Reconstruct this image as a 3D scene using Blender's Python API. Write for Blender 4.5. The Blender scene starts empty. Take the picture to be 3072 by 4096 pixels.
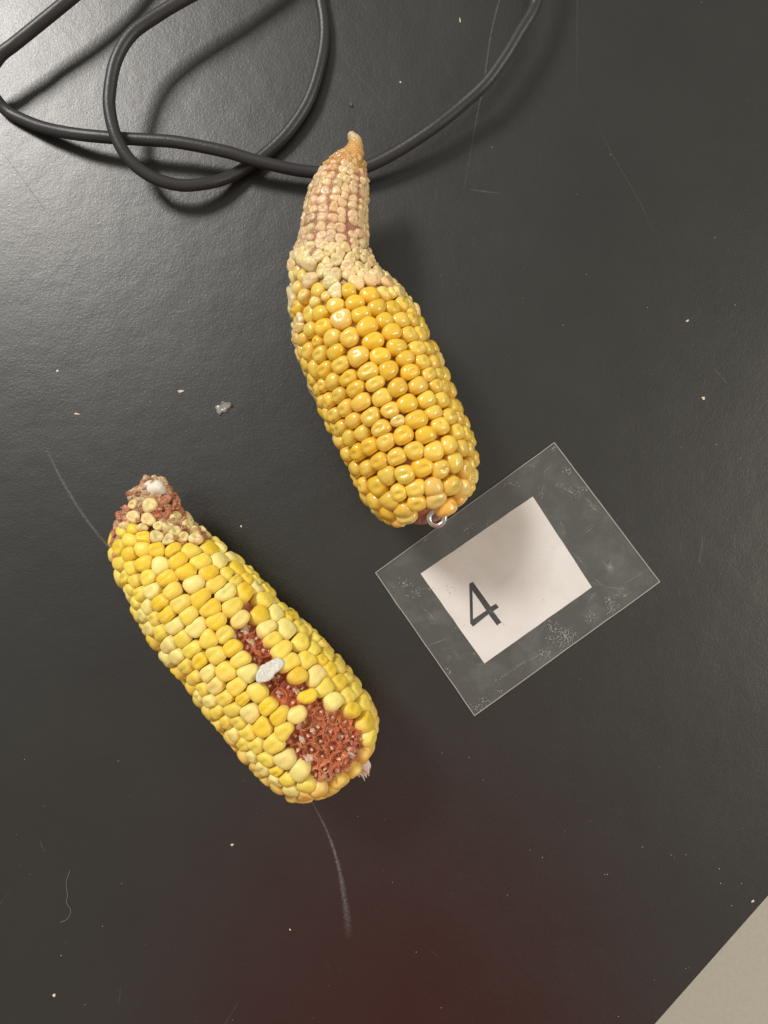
import bpy, bmesh, math, random
import numpy as np
from mathutils import Vector, Matrix

random.seed(7); RNG = np.random.default_rng(11)
SC = bpy.context.scene
COL = SC.collection

# ---------------------------------------------------------------- camera, light, exposure
S = 0.00011            # metres on the table per pixel of the 3072 x 4096 photograph
D = 0.2253 * 26 / 18   # height of the lens over the table
cam = bpy.data.cameras.new("camera")
cam.sensor_fit = 'VERTICAL'; cam.sensor_height = 36; cam.sensor_width = 27; cam.lens = 26
cam.clip_start = 0.01; cam.clip_end = 20
camo = bpy.data.objects.new("camera", cam); COL.objects.link(camo)
camo.location = (0, 0, D)
SC.camera = camo

w = bpy.data.worlds.new("World"); SC.world = w; w.use_nodes = True
bg = w.node_tree.nodes["Background"]
bg.inputs[0].default_value = (1.0, 0.945, 0.83, 1); bg.inputs[1].default_value = 0.42

def area_lamp(name, loc, target, sx, sy, power, color):
    l = bpy.data.lights.new(name, 'AREA'); l.shape = 'RECTANGLE'; l.size = sx; l.size_y = sy
    l.energy = power; l.color = color
    o = bpy.data.objects.new(name, l); COL.objects.link(o); o.location = loc
    o.rotation_euler = (Vector(target) - Vector(loc)).to_track_quat('-Z', 'Y').to_euler()
    return o
area_lamp("ceiling_or_fill_lamp", (-1.24, 1.27, 1.60), (0, 0, 0), 0.50, 0.50, 46, (1.0, 0.965, 0.92))  # ceiling lamp at the upper left, gives the bench highlight and shadows
area_lamp("ceiling_or_fill_lamp", (2.6, -0.1, 1.8), (0, 0, 0), 1.4, 0.9, 42, (1.0, 0.93, 0.80))  # added fill lamp, set far right so the bench top hardly mirrors it

SC.view_settings.view_transform = 'Standard'; SC.view_settings.look = 'None'
SC.cycles.transparent_max_bounces = 48
SC.view_settings.exposure = 0; SC.view_settings.gamma = 1

# ---------------------------------------------------------------- helpers
def P(px, py, z=0.0):
    k = S * (D - z) / D
    return np.array([(px - 1536) * k, -(py - 2048) * k, z])

def link(name, verts, faces, mat, parent=None, smooth=True, origin=None):
    me = bpy.data.meshes.new(name)
    me.from_pydata([tuple(v) for v in verts], [], faces); me.update()
    if smooth:
        me.polygons.foreach_set("use_smooth", [True] * len(me.polygons))
    me.materials.append(mat)
    o = bpy.data.objects.new(name, me); COL.objects.link(o)
    if parent: o.parent = parent
    return o

def empty(name, loc=(0, 0, 0)):
    o = bpy.data.objects.new(name, None); COL.objects.link(o); o.location = loc
    o.empty_display_size = 0.01
    return o

def tag(o, label=None, cat=None, group=None, kind=None):
    if label: o["label"] = label
    if cat: o["category"] = cat
    if group: o["group"] = group
    if kind: o["kind"] = kind
    return o

def catmull(pts, n=8):
    pts = [np.array(p, float) for p in pts]
    q = [2 * pts[0] - pts[1]] + pts + [2 * pts[-1] - pts[-2]]
    out = []
    for i in range(1, len(q) - 2):
        for k in range(n):
            t = k / n
            a, b, c, d = q[i - 1], q[i], q[i + 1], q[i + 2]
            out.append(0.5 * ((2 * b) + (c - a) * t + (2 * a - 5 * b + 4 * c - d) * t * t + (3 * b - a - 3 * c + d) * t ** 3))
    out.append(pts[-1])
    return np.array(out)

def inside(poly, x, y):
    c = False; n = len(poly)
    for i in range(n):
        x1, y1 = poly[i]; x2, y2 = poly[(i + 1) % n]
        if (y1 > y) != (y2 > y) and x < (x2 - x1) * (y - y1) / (y2 - y1) + x1: c = not c
    return c

def tube(path, rad, m=16, cap=True):
    path = np.array(path); n = len(path)
    rad = np.full(n, rad) if np.isscalar(rad) else np.array(rad)
    V, F = [], []
    up = np.array([0.03, 0.02, 1.0])
    for i in range(n):
        t = path[min(i + 1, n - 1)] - path[max(i - 1, 0)]; t /= np.linalg.norm(t) + 1e-12
        a = np.cross(t, up); a /= np.linalg.norm(a) + 1e-12; b = np.cross(a, t)
        for k in range(m):
            th = 2 * math.pi * k / m
            V.append(path[i] + rad[i] * (math.cos(th) * a + math.sin(th) * b))
    for i in range(n - 1):
        for k in range(m):
            F.append((i * m + k, i * m + (k + 1) % m, (i + 1) * m + (k + 1) % m, (i + 1) * m + k))
    if cap:
        F.append(tuple(range(m))[::-1]); F.append(tuple((n - 1) * m + k for k in range(m)))
    return V, F

# ---------------------------------------------------------------- materials
def mat(name):
    m = bpy.data.materials.new(name); m.use_nodes = True
    nt = m.node_tree; b = nt.nodes["Principled BSDF"]
    return m, nt, b
def N(nt, t, **kw):
    n = nt.nodes.new(t)
    for k, v in kw.items():
        if k.startswith("i_"):
            key = k[2:]
            n.inputs[int(key) if key.isdigit() else key.replace("_", " ")].default_value = v
        else: setattr(n, k, v)
    return n
def ramp(nt, src, stops):
    r = nt.nodes.new("ShaderNodeValToRGB"); e = r.color_ramp.elements
    e[0].position, e[0].color = stops[0][0], (*stops[0][1], 1) if len(stops[0][1]) == 3 else stops[0][1]
    e[1].position, e[1].color = stops[-1][0], (*stops[-1][1], 1)
    for p, c in stops[1:-1]:
        x = e.new(p); x.color = (*c, 1)
    nt.links.new(src, r.inputs[0]); return r
def mixc(nt, fac, a, b, mode='MIX'):
    m = nt.nodes.new("ShaderNodeMix"); m.data_type = 'RGBA'; m.blend_type = mode
    for s, i in ((fac, 0), (a, 6), (b, 7)):
        if hasattr(s, "is_output") or isinstance(s, bpy.types.NodeSocket): nt.links.new(s, m.inputs[i])
        elif i == 0: m.inputs[0].default_value = s
        else: m.inputs[i].default_value = (*s, 1)
    return m.outputs[2]
def coords(nt, which="Object"):
    return N(nt, "ShaderNodeTexCoord").outputs[which]
def noise(nt, vec, scale, detail=3, rough=0.55, dist=0.0):
    n = N(nt, "ShaderNodeTexNoise"); n.inputs["Scale"].default_value = scale
    n.inputs["Detail"].default_value = detail; n.inputs["Roughness"].default_value = rough
    n.inputs["Distortion"].default_value = dist
    nt.links.new(vec, n.inputs["Vector"]); return n.outputs["Fac"]
def bump(nt, b, h, dist, strength=1.0, prev=None, target="Normal"):
    n = N(nt, "ShaderNodeBump"); n.inputs["Strength"].default_value = strength; n.inputs["Distance"].default_value = dist
    nt.links.new(h, n.inputs["Height"])
    if prev: nt.links.new(prev, n.inputs["Normal"])
    nt.links.new(n.outputs[0], b.inputs[target]); return n.outputs[0]
def maprange(nt, src, a, b, c=0.0, d=1.0):
    n = N(nt, "ShaderNodeMapRange"); n.clamp = True
    for i, v in zip((1, 2, 3, 4), (a, b, c, d)): n.inputs[i].default_value = v
    nt.links.new(src, n.inputs[0]); return n.outputs[0]
def math_(nt, op, a, b=0.5):
    n = N(nt, "ShaderNodeMath", operation=op)
    for i, s in enumerate((a, b)):
        if isinstance(s, bpy.types.NodeSocket): nt.links.new(s, n.inputs[i])
        else: n.inputs[i].default_value = s
    return n.outputs[0]

def offset_coords(nt):
    """object coordinates, shifted by a random amount per object so that copies differ"""
    c = coords(nt); oi = N(nt, "ShaderNodeObjectInfo")
    k = math_(nt, 'MULTIPLY', oi.outputs["Random"], 3.7)
    v = N(nt, "ShaderNodeVectorMath", operation='ADD'); nt.links.new(c, v.inputs[0])
    cb = N(nt, "ShaderNodeCombineXYZ"); nt.links.new(k, cb.inputs[0]); nt.links.new(k, cb.inputs[1])
    nt.links.new(cb.outputs[0], v.inputs[1])
    return c, v.outputs[0], oi

def kernel_mat(name, gloss):
    m, nt, b = mat(name)
    c, v, oi = offset_coords(nt)
    base = oi.outputs["Color"]
    sep = N(nt, "ShaderNodeSeparateXYZ"); nt.links.new(c, sep.inputs[0])
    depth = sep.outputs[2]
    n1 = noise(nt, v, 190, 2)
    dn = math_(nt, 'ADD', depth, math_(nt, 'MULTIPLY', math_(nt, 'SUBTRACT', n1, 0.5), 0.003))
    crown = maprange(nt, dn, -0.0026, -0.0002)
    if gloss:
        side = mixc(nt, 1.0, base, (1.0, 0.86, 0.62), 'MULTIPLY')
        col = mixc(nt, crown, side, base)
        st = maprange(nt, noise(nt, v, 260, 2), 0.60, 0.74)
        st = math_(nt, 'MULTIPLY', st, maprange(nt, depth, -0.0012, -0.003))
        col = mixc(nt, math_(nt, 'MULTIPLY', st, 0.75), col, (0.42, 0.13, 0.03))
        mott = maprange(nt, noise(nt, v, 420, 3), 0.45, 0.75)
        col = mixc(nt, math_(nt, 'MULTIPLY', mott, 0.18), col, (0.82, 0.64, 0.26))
    else:
        pale = mixc(nt, 0.28, base, (0.88, 0.72, 0.36))
        col = mixc(nt, crown, pale, base)
        mott = maprange(nt, noise(nt, v, 330, 4, 0.7), 0.5, 0.8)
        col = mixc(nt, math_(nt, 'MULTIPLY', mott, 0.35), col, (0.86, 0.74, 0.42))
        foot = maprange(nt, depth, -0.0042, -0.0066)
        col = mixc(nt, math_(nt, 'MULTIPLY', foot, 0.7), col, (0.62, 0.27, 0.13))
    nt.links.new(col, b.inputs["Base Color"])
    b.inputs["Roughness"].default_value = 0.30 if gloss else 0.42
    b.inputs["Specular IOR Level"].default_value = 0.5 if gloss else 0.38
    b.inputs["Subsurface Weight"].default_value = 0.35 if gloss else 0.22
    b.inputs["Subsurface Radius"].default_value = (1.0, 0.55, 0.15)
    b.inputs["Subsurface Scale"].default_value = 0.0016
    bp = bump(nt, b, noise(nt, v, 700, 3), 0.00013 if not gloss else 0.00012)
    bp = bump(nt, b, noise(nt, v, 230, 2), 0.0003, prev=bp)
    if gloss:
        b.inputs["Coat Weight"].default_value = 0.75
        b.inputs["Coat Roughness"].default_value = 0.07
        bump(nt, b, noise(nt, v, 300, 2), 0.0004, target="Coat Normal")
    return m
M_K2 = kernel_mat("dry_kernel", False)
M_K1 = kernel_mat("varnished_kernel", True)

def tip_mat():
    m, nt, b = mat("shrivelled_kernel")
    c, v, oi = offset_coords(nt)
    n = noise(nt, v, 900, 4, 0.6)
    col = mixc(nt, maprange(nt, n, 0.35, 0.7), mixc(nt, 1.0, oi.outputs["Color"], (0.88, 0.76, 0.58), 'MULTIPLY'), oi.outputs["Color"])
    nt.links.new(col, b.inputs["Base Color"])
    b.inputs["Roughness"].default_value = 0.32; b.inputs["Coat Weight"].default_value = 0.8
    b.inputs["Coat Roughness"].default_value = 0.08
    b.inputs["Subsurface Weight"].default_value = 0.35; b.inputs["Subsurface Radius"].default_value = (1, .6, .3)
    b.inputs["Subsurface Scale"].default_value = 0.0015
    bp = bump(nt, b, noise(nt, v, 650, 3), 0.0005)
    bump(nt, b, noise(nt, v, 480, 2), 0.0016, target="Coat Normal")
    return m
M_TIP = tip_mat()

def cream_mat():
    m, nt, b = mat("pale_dry_kernel")
    c, v, oi = offset_coords(nt)
    n = noise(nt, v, 600, 4, 0.65)
    col = mixc(nt, maprange(nt, n, 0.3, 0.7), mixc(nt, 1.0, oi.outputs["Color"], (0.80, 0.68, 0.42), 'MULTIPLY'), oi.outputs["Color"])
    nt.links.new(col, b.inputs["Base Color"])
    b.inputs["Roughness"].default_value = 0.5
    b.inputs["Subsurface Weight"].default_value = 0.2; b.inputs["Subsurface Scale"].default_value = 0.0012
    bp = bump(nt, b, noise(nt, v, 900, 3), 0.0003)
    bump(nt, b, noise(nt, v, 330, 2, 0.5, 1.0), 0.0005, prev=bp)
    return m
M_CREAM = cream_mat()

def cob_mat(name, a, bcol, rough, bscale, bdist, coat=0.0, sss=0.2):
    m, nt, b = mat(name)
    c, v, oi = offset_coords(nt)
    n = noise(nt, v, bscale, 5, 0.65)
    col = mixc(nt, maprange(nt, n, 0.35, 0.68), a, bcol)
    nt.links.new(col, b.inputs["Base Color"])
    b.inputs["Roughness"].default_value = rough; b.inputs["Coat Weight"].default_value = coat
    b.inputs["Coat Roughness"].default_value = 0.1
    b.inputs["Subsurface Weight"].default_value = sss; b.inputs["Subsurface Scale"].default_value = 0.002
    b.inputs["Subsurface Radius"].default_value = (1, .4, .25)
    bump(nt, b, noise(nt, v, bscale * 1.6, 4, 0.6), bdist)
    return m
M_COB2 = cob_mat("red_cob", (0.50, 0.16, 0.08), (0.72, 0.32, 0.18), 0.55, 420, 0.001)
M_PED = cob_mat("pale_stub", (0.78, 0.44, 0.28), (0.85, 0.60, 0.42), 0.6, 600, 0.0006)

def glume_mat(name):
    m, nt, b = mat(name)
    c, v, oi = offset_coords(nt)
    n = noise(nt, v, 700, 4, 0.7)
    col = mixc(nt, maprange(nt, n, 0.35, 0.7), mixc(nt, 1.0, oi.outputs["Color"], (0.80, 0.64, 0.56), 'MULTIPLY'), oi.outputs["Color"])
    nt.links.new(col, b.inputs["Base Color"])
    b.inputs["Roughness"].default_value = 0.36; b.inputs["Coat Weight"].default_value = 0.4; b.inputs["Coat Roughness"].default_value = 0.2
    b.inputs["Subsurface Weight"].default_value = 0.25; b.inputs["Subsurface Scale"].default_value = 0.0012
    wv = N(nt, "ShaderNodeTexWave"); wv.inputs["Scale"].default_value = 900; wv.inputs["Distortion"].default_value = 3
    nt.links.new(v, wv.inputs["Vector"])
    bp = bump(nt, b, wv.outputs["Fac"], 0.00015)
    bump(nt, b, n, 0.0007, prev=bp)
    return m
M_GLUME = glume_mat("papery_chaff")

def matrix1_mat():
    """resin-soaked cob of the varnished ear: cream low down, red brown streaks near the tip, orange at the very tip"""
    m, nt, b = mat("varnished_cob")
    g = N(nt, "ShaderNodeAttribute", attribute_name="zone").outputs["Fac"]
    c = coords(nt)
    n = noise(nt, c, 260, 5, 0.65)
    gn = math_(nt, 'ADD', g, math_(nt, 'MULTIPLY', math_(nt, 'SUBTRACT', n, 0.5), 0.10))
    r = ramp(nt, gn, [(0.0, (0.66, 0.50, 0.28)), (0.03, (0.62, 0.36, 0.10)), (0.075, (0.56, 0.29, 0.08)), (0.11, (0.42, 0.17, 0.09)),
                      (0.30, (0.36, 0.14, 0.09)), (0.375, (0.46, 0.25, 0.13)), (0.44, (0.72, 0.56, 0.31)), (0.52, (0.66, 0.46, 0.20)), (0.58, (0.42, 0.20, 0.04)), (0.95, (0.42, 0.17, 0.05)), (1.0, (0.36, 0.09, 0.07))])
    col = mixc(nt, maprange(nt, noise(nt, c, 900, 3), 0.4, 0.75), r.outputs[0], mixc(nt, 1.0, r.outputs[0], (1.3, 1.15, 1.0), 'MULTIPLY'))
    nt.links.new(col, b.inputs["Base Color"])
    b.inputs["Roughness"].default_value = 0.35; b.inputs["Coat Weight"].default_value = 0.9; b.inputs["Coat Roughness"].default_value = 0.08
    b.inputs["Subsurface Weight"].default_value = 0.3; b.inputs["Subsurface Scale"].default_value = 0.002
    bp = bump(nt, b, n, 0.0012)
    bump(nt, b, noise(nt, c, 520, 3), 0.0014, target="Coat Normal")
    bump(nt, b, noise(nt, c, 1100, 3), 0.0006, prev=bp)
    return m
M_COB1 = matrix1_mat()

def plain(name, col, rough, metal=0.0, spec=0.5, nscale=None, nd=0.0003, var=0.0, coord="Object"):
    m, nt, b = mat(name)
    b.inputs["Base Color"].default_value = (*col, 1); b.inputs["Roughness"].default_value = rough
    b.inputs["Metallic"].default_value = metal; b.inputs["Specular IOR Level"].default_value = spec
    if nscale:
        n = noise(nt, coords(nt, coord), nscale, 4)
        bump(nt, b, n, nd)
        if var:
            cc = mixc(nt, maprange(nt, n, 0.3, 0.7), [x * (1 - var) for x in col], [min(1, x * (1 + var)) for x in col])
            nt.links.new(cc, b.inputs["Base Color"])
    return m

def table_mat():
    m, nt, b = mat("black_bench_top")
    c = coords(nt)
    n = noise(nt, c, 26, 4, 0.6)
    col = mixc(nt, maprange(nt, n, 0.3, 0.7), (0.0055, 0.0052, 0.0040), (0.0075, 0.0072, 0.0058))
    # fine dust and rub marks
    d = maprange(nt, noise(nt, c, 1500, 2, 0.5), 0.70, 0.80)
    d2 = maprange(nt, noise(nt, c, 9, 5, 0.7), 0.50, 0.75)
    col = mixc(nt, math_(nt, 'MULTIPLY', math_(nt, 'MULTIPLY', d, d2), 0.5), col, (0.10, 0.095, 0.085))
    # straight hairline rubs
    mp = N(nt, "ShaderNodeMapping"); mp.inputs["Rotation"].default_value = (0, 0, 0.9); mp.inputs["Scale"].default_value = (4, 320, 1)
    nt.links.new(c, mp.inputs["Vector"])
    h = maprange(nt, noise(nt, mp.outputs[0], 1.0, 2, 0.5), 0.72, 0.80)
    h = math_(nt, 'MULTIPLY', h, maprange(nt, noise(nt, c, 14, 2), 0.5, 0.7))
    col = mixc(nt, math_(nt, 'MULTIPLY', h, 0.35), col, (0.11, 0.105, 0.095))
    nt.links.new(col, b.inputs["Base Color"])
    r = maprange(nt, n, 0.2, 0.8, 0.375, 0.42)
    nt.links.new(r, b.inputs["Roughness"])
    b.inputs["Specular IOR Level"].default_value = 1.0
    g1 = noise(nt, c, 850, 3, 0.6, 0.8)
    bp = bump(nt, b, g1, 0.00008)
    bump(nt, b, noise(nt, c, 70, 2), 0.0002, prev=bp)
    return m
M_TABLE = table_mat()
M_CABLE = plain("grey_rubber", (0.028, 0.0285, 0.030), 0.42, spec=0.5, nscale=900, nd=0.0001)
M_METAL = plain("zinc_wire", (0.60, 0.60, 0.60), 0.26, metal=1.0, nscale=700, nd=0.0002, var=0.15)
M_FLOOR = plain("floor_tile", (0.64, 0.60, 0.52), 0.5, nscale=240, nd=0.0002, var=0.05)
M_EDGE = plain("bench_edge", (0.02, 0.02, 0.022), 0.5, nscale=500)
M_INK = plain("black_ink", (0.012, 0.012, 0.014), 0.45)
M_PITH = plain("white_pith", (0.76, 0.72, 0.62), 0.8, nscale=900, nd=0.00025, var=0.06)
M_SHANK = plain("dry_husk", (0.82, 0.66, 0.56), 0.6, nscale=500, nd=0.0004, var=0.12)
M_CRUMB = plain("pale_crumb", (0.72, 0.66, 0.54), 0.5, nscale=900, nd=0.0006)
M_GRIT = plain("dark_grit", (0.10, 0.10, 0.09), 0.5, nscale=900, nd=0.0006)
M_SHIRT = plain("red_cloth", (0.72, 0.045, 0.05), 0.9, nscale=60, nd=0.01, var=0.2)

def paper_mat():
    m, nt, b = mat("worn_paper")
    c = coords(nt)
    col = mixc(nt, maprange(nt, noise(nt, c, 28, 5, 0.6), 0.42, 0.75), (0.81, 0.79, 0.79), (0.74, 0.70, 0.67))
    sp = maprange(nt, noise(nt, c, 700, 2), 0.76, 0.80)
    sp = math_(nt, 'MULTIPLY', sp, maprange(nt, noise(nt, c, 60, 2), 0.55, 0.65))
    col = mixc(nt, sp, col, (0.25, 0.22, 0.18))
    nt.links.new(col, b.inputs["Base Color"]); b.inputs["Roughness"].default_value = 0.7
    return m
M_PAPER = paper_mat()

def film_mat(name, edge=False):
    m, nt, b = mat(name)
    c = coords(nt)
    out = nt.nodes["Material Output"]
    tr = N(nt, "ShaderNodeBsdfTransparent"); tr.inputs[0].default_value = (0.97, 0.97, 0.96, 1)
    mx = N(nt, "ShaderNodeMixShader")
    b.inputs["Base Color"].default_value = (0.52, 0.53, 0.53, 1); b.inputs["Roughness"].default_value = 0.33
    if edge:
        mx.inputs[0].default_value = 0.55
        b.inputs["Base Color"].default_value = (0.55, 0.53, 0.50, 1)
    else:
        # clouding, trapped bubbles and scuffs of the lamination
        cl = maprange(nt, noise(nt, c, 55, 5, 0.65, 0.4), 0.48, 0.80, 0.0, 0.09)
        vo = N(nt, "ShaderNodeTexVoronoi"); vo.inputs["Scale"].default_value = 900; nt.links.new(c, vo.inputs["Vector"])
        bub = maprange(nt, vo.outputs["Distance"], 0.30, 0.22)
        bub = math_(nt, 'MULTIPLY', bub, maprange(nt, noise(nt, c, 75, 3, 0.6), 0.60, 0.68))
        bub = math_(nt, 'MULTIPLY', bub, 0.55)
        mp = N(nt, "ShaderNodeMapping"); mp.inputs["Rotation"].default_value = (0, 0, -0.62); mp.inputs["Scale"].default_value = (18, 700, 1)
        nt.links.new(c, mp.inputs["Vector"])
        scr = maprange(nt, noise(nt, mp.outputs[0], 1.0, 2), 0.70, 0.80)
        scr = math_(nt, 'MULTIPLY', scr, maprange(nt, noise(nt, c, 60, 2), 0.50, 0.60, 0.0, 0.45))
        a = math_(nt, 'ADD', math_(nt, 'ADD', cl, bub), math_(nt, 'ADD', scr, 0.05))
        nt.links.new(a, mx.inputs[0])
        bump(nt, b, noise(nt, c, 40, 2), 0.0006)
    nt.links.new(tr.outputs[0], mx.inputs[1]); nt.links.new(b.outputs[0], mx.inputs[2])
    gl = N(nt, "ShaderNodeBsdfGlossy"); gl.inputs["Roughness"].default_value = 0.12
    gl.inputs["Color"].default_value = (1, 1, 1, 1)
    mx2 = N(nt, "ShaderNodeMixShader"); mx2.inputs[0].default_value = 0.04
    nt.links.new(mx.outputs[0], mx2.inputs[1]); nt.links.new(gl.outputs[0], mx2.inputs[2])
    nt.links.new(mx2.outputs[0], out.inputs[0])
    return m
M_FILM = film_mat("laminate_film")
M_FILMEDGE = film_mat("laminate_cut_edge", True)

def scratch_mat(name, strength, col=(0.30, 0.29, 0.27)):
    m, nt, b = mat(name)
    out = nt.nodes["Material Output"]
    tr = N(nt, "ShaderNodeBsdfTransparent"); mx = N(nt, "ShaderNodeMixShader")
    b.inputs["Base Color"].default_value = (*col, 1); b.inputs["Roughness"].default_value = 0.6
    at = N(nt, "ShaderNodeAttribute", attribute_name="fade").outputs["Fac"]
    n = maprange(nt, noise(nt, coords(nt), 900, 3), 0.25, 0.7)
    a = math_(nt, 'MULTIPLY', math_(nt, 'MULTIPLY', at, n), strength)
    nt.links.new(a, mx.inputs[0]); nt.links.new(tr.outputs[0], mx.inputs[1]); nt.links.new(b.outputs[0], mx.inputs[2])
    nt.links.new(mx.outputs[0], out.inputs[0])
    return m
M_SCR = scratch_mat("scratch_pale", 0.62)
M_SCRF = scratch_mat("scratch_faint", 0.22)
M_SCRC = scratch_mat("sleeve_scuff", 0.42, (0.62, 0.61, 0.58))
M_BUB = plain("trapped_bubble", (0.36, 0.36, 0.34), 0.3)
M_SCRD = scratch_mat("scratch_dark", 0.5, (0.01, 0.01, 0.01))

# ---------------------------------------------------------------- the bench top and the floor
def prism(poly, z0, z1):
    n = len(poly); V = [(x, y, z1) for x, y in poly] + [(x, y, z0) for x, y in poly]
    F = [tuple(range(n)), tuple(range(2 * n - 1, n - 1, -1))]
    for i in range(n):
        j = (i + 1) % n; F.append((i, i + n, j + n, j))
    return V, F
e0, e1 = P(3072, 3595)[:2], P(2630, 4096)[:2]
ed = (e0 - e1) / np.linalg.norm(e0 - e1)          # along the visible bench edge
en = np.array([-ed[1], ed[0]])                     # inwards
mid = (e0 + e1) / 2
quad = [mid + ed * 1.2, mid + ed * 1.2 + en * 0.9, mid - ed * 1.0 + en * 0.9, mid - ed * 1.0]
V, F = prism([tuple(q) for q in quad], -0.028, 0.0)
bm = bmesh.new(); bv = [bm.verts.new(v) for v in V]
for f in F: bm.faces.new([bv[i] for i in f])
bmesh.ops.bevel(bm, geom=[e for e in bm.edges], offset=0.0012, segments=3, affect='EDGES')
me = bpy.data.meshes.new("table_top"); bm.to_mesh(me); bm.free(); me.materials.append(M_TABLE)
table = bpy.data.objects.new("table_top", me); COL.objects.link(table)
tag(table, "matt black bench top with pale scratches and dust", kind="structure")
V, F = prism([(-2.5, -2.5), (2.5, -2.5), (2.5, 2.5), (-2.5, 2.5)], -0.80, -0.76)
fl = link("floor", V, F, M_FLOOR, smooth=False)
tag(fl, "pale beige floor below the edge of the bench", kind="structure")

def strip(pts, wpx, material, fades=None, n=8, z=.00006, parent=None):
    """a scratch: a thin sheet lying in the surface of the bench"""
    path = catmull([(*p, 0) for p in pts], n)[:, :2]
    m = len(path); ws = np.interp(np.linspace(0, 1, m), np.linspace(0, 1, len(wpx)), wpx)
    fd = np.interp(np.linspace(0, 1, m), np.linspace(0, 1, len(fades or [0, 1, 0])), fades or [0, 1, 0])
    V, F, A = [], [], []
    for i in range(m):
        t = path[min(i + 1, m - 1)] - path[max(i - 1, 0)]; t = t / (np.linalg.norm(t) + 1e-9); nn = np.array([-t[1], t[0]])
        ww = ws[i] / 2 * (1 + 0.25 * (RNG.random() - .5))
        for k, s in enumerate((-1, 0, 1)):
            q = P(*(path[i] + nn * ww * s)); q[2] = z; V.append(q); A.append(fd[i] * (1.0 if s == 0 else 0.0))
    for i in range(m - 1):
        for k in (0, 1): F.append((i * 3 + k, i * 3 + 3 + k, i * 3 + 4 + k, i * 3 + 1 + k))
    o = link("scratch", V, F, material, parent or table, smooth=False)
    at = o.data.attributes.new("fade", 'FLOAT', 'POINT'); at.data.foreach_set("value", A)
    return o
strip([(188, 1800), (250, 1925), (340, 2070), (450, 2205), (560, 2330)], [11, 16, 15, 12], M_SCR, [.5, 1, 1, .9, .9])
strip([(1250, 3210), (1310, 3330), (1350, 3450), (1372, 3560), (1390, 3680), (1396, 3760)], [8, 14, 22, 36, 40], M_SCR, [.5, 1, .95, .6, 0])
strip([(0, 1806), (70, 1803), (130, 1785), (170, 1760)], [7, 5], M_SCRF, [1, .9, 0])
strip([(2000, -10), (1965, 130), (1935, 330), (1905, 480), (1870, 680), (1845, 800)], [8, 7, 6], M_SCR, [.8, .8, .45, 0])
strip([(2309, -10), (2308, 200), (2305, 430)], [6, 4], M_SCRF, [1, .9, 0])
strip([(2380, 470), (2450, 620), (2560, 810), (2650, 1000)], [6, 5], M_SCRF, [0, .9, .8, 0])
strip([(1330, 180), (1450, 320), (1560, 450), (1600, 530)], [6, 4], M_SCRF, [.7, .9, 0])
strip([(1880, 757), (1950, 768), (2000, 772)], [7, 5], M_SCR, [0.2, .8, .5])
strip([(2850, 1470), (2880, 1500), (2908, 1532)], [6, 7], M_SCR, [0, .7, .4])
strip([(2808, 2125), (2808, 2180), (2795, 2250)], [7, 8], M_SCR, [0, .8, .5])
strip([(3072, 1600), (3020, 1660), (2960, 1720), (2920, 1750)], [7, 5], M_SCRF, [1, .7, 0])
strip([(470, 1615), (540, 1530), (575, 1505)], [6, 6], M_SCRF, [0, .7, .9, 0])
strip([(0, 600), (90, 715), (180, 840), (262, 940)], [6, 5], M_SCRD, [.6, .9, .8, 0])
strip([(158, 3348), (165, 3380), (182, 3408)], [10, 12], M_SCRF, [0, .9, .5])
strip([(0, 3615), (25, 3580), (45, 3550)], [6, 5], M_SCRF, [1, .8, 0])
strip([(900, 4096), (940, 4030), (965, 3990)], [7, 6], M_SCRF, [.9, .9, 0])
strip([(475, 4010), (480, 3980), (482, 3950)], [5, 5], M_SCRF, [1, .8, 1])
for i in range(26):
    x, y = random.uniform(80, 2950), random.uniform(900, 3950)
    a = random.choice([0.9, 2.2, -0.4, 1.3]) + random.gauss(0, .3); L = random.uniform(15, 80)
    if x > 2500 and y > 3400: continue
    strip([(x, y), (x + math.cos(a) * L / 2, y + math.sin(a) * L / 2 + random.uniform(-3, 3)), (x + math.cos(a) * L, y + math.sin(a) * L)],
          [5, 5], M_SCRF, [0, random.uniform(.3, .9), 0], 4)

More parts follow.
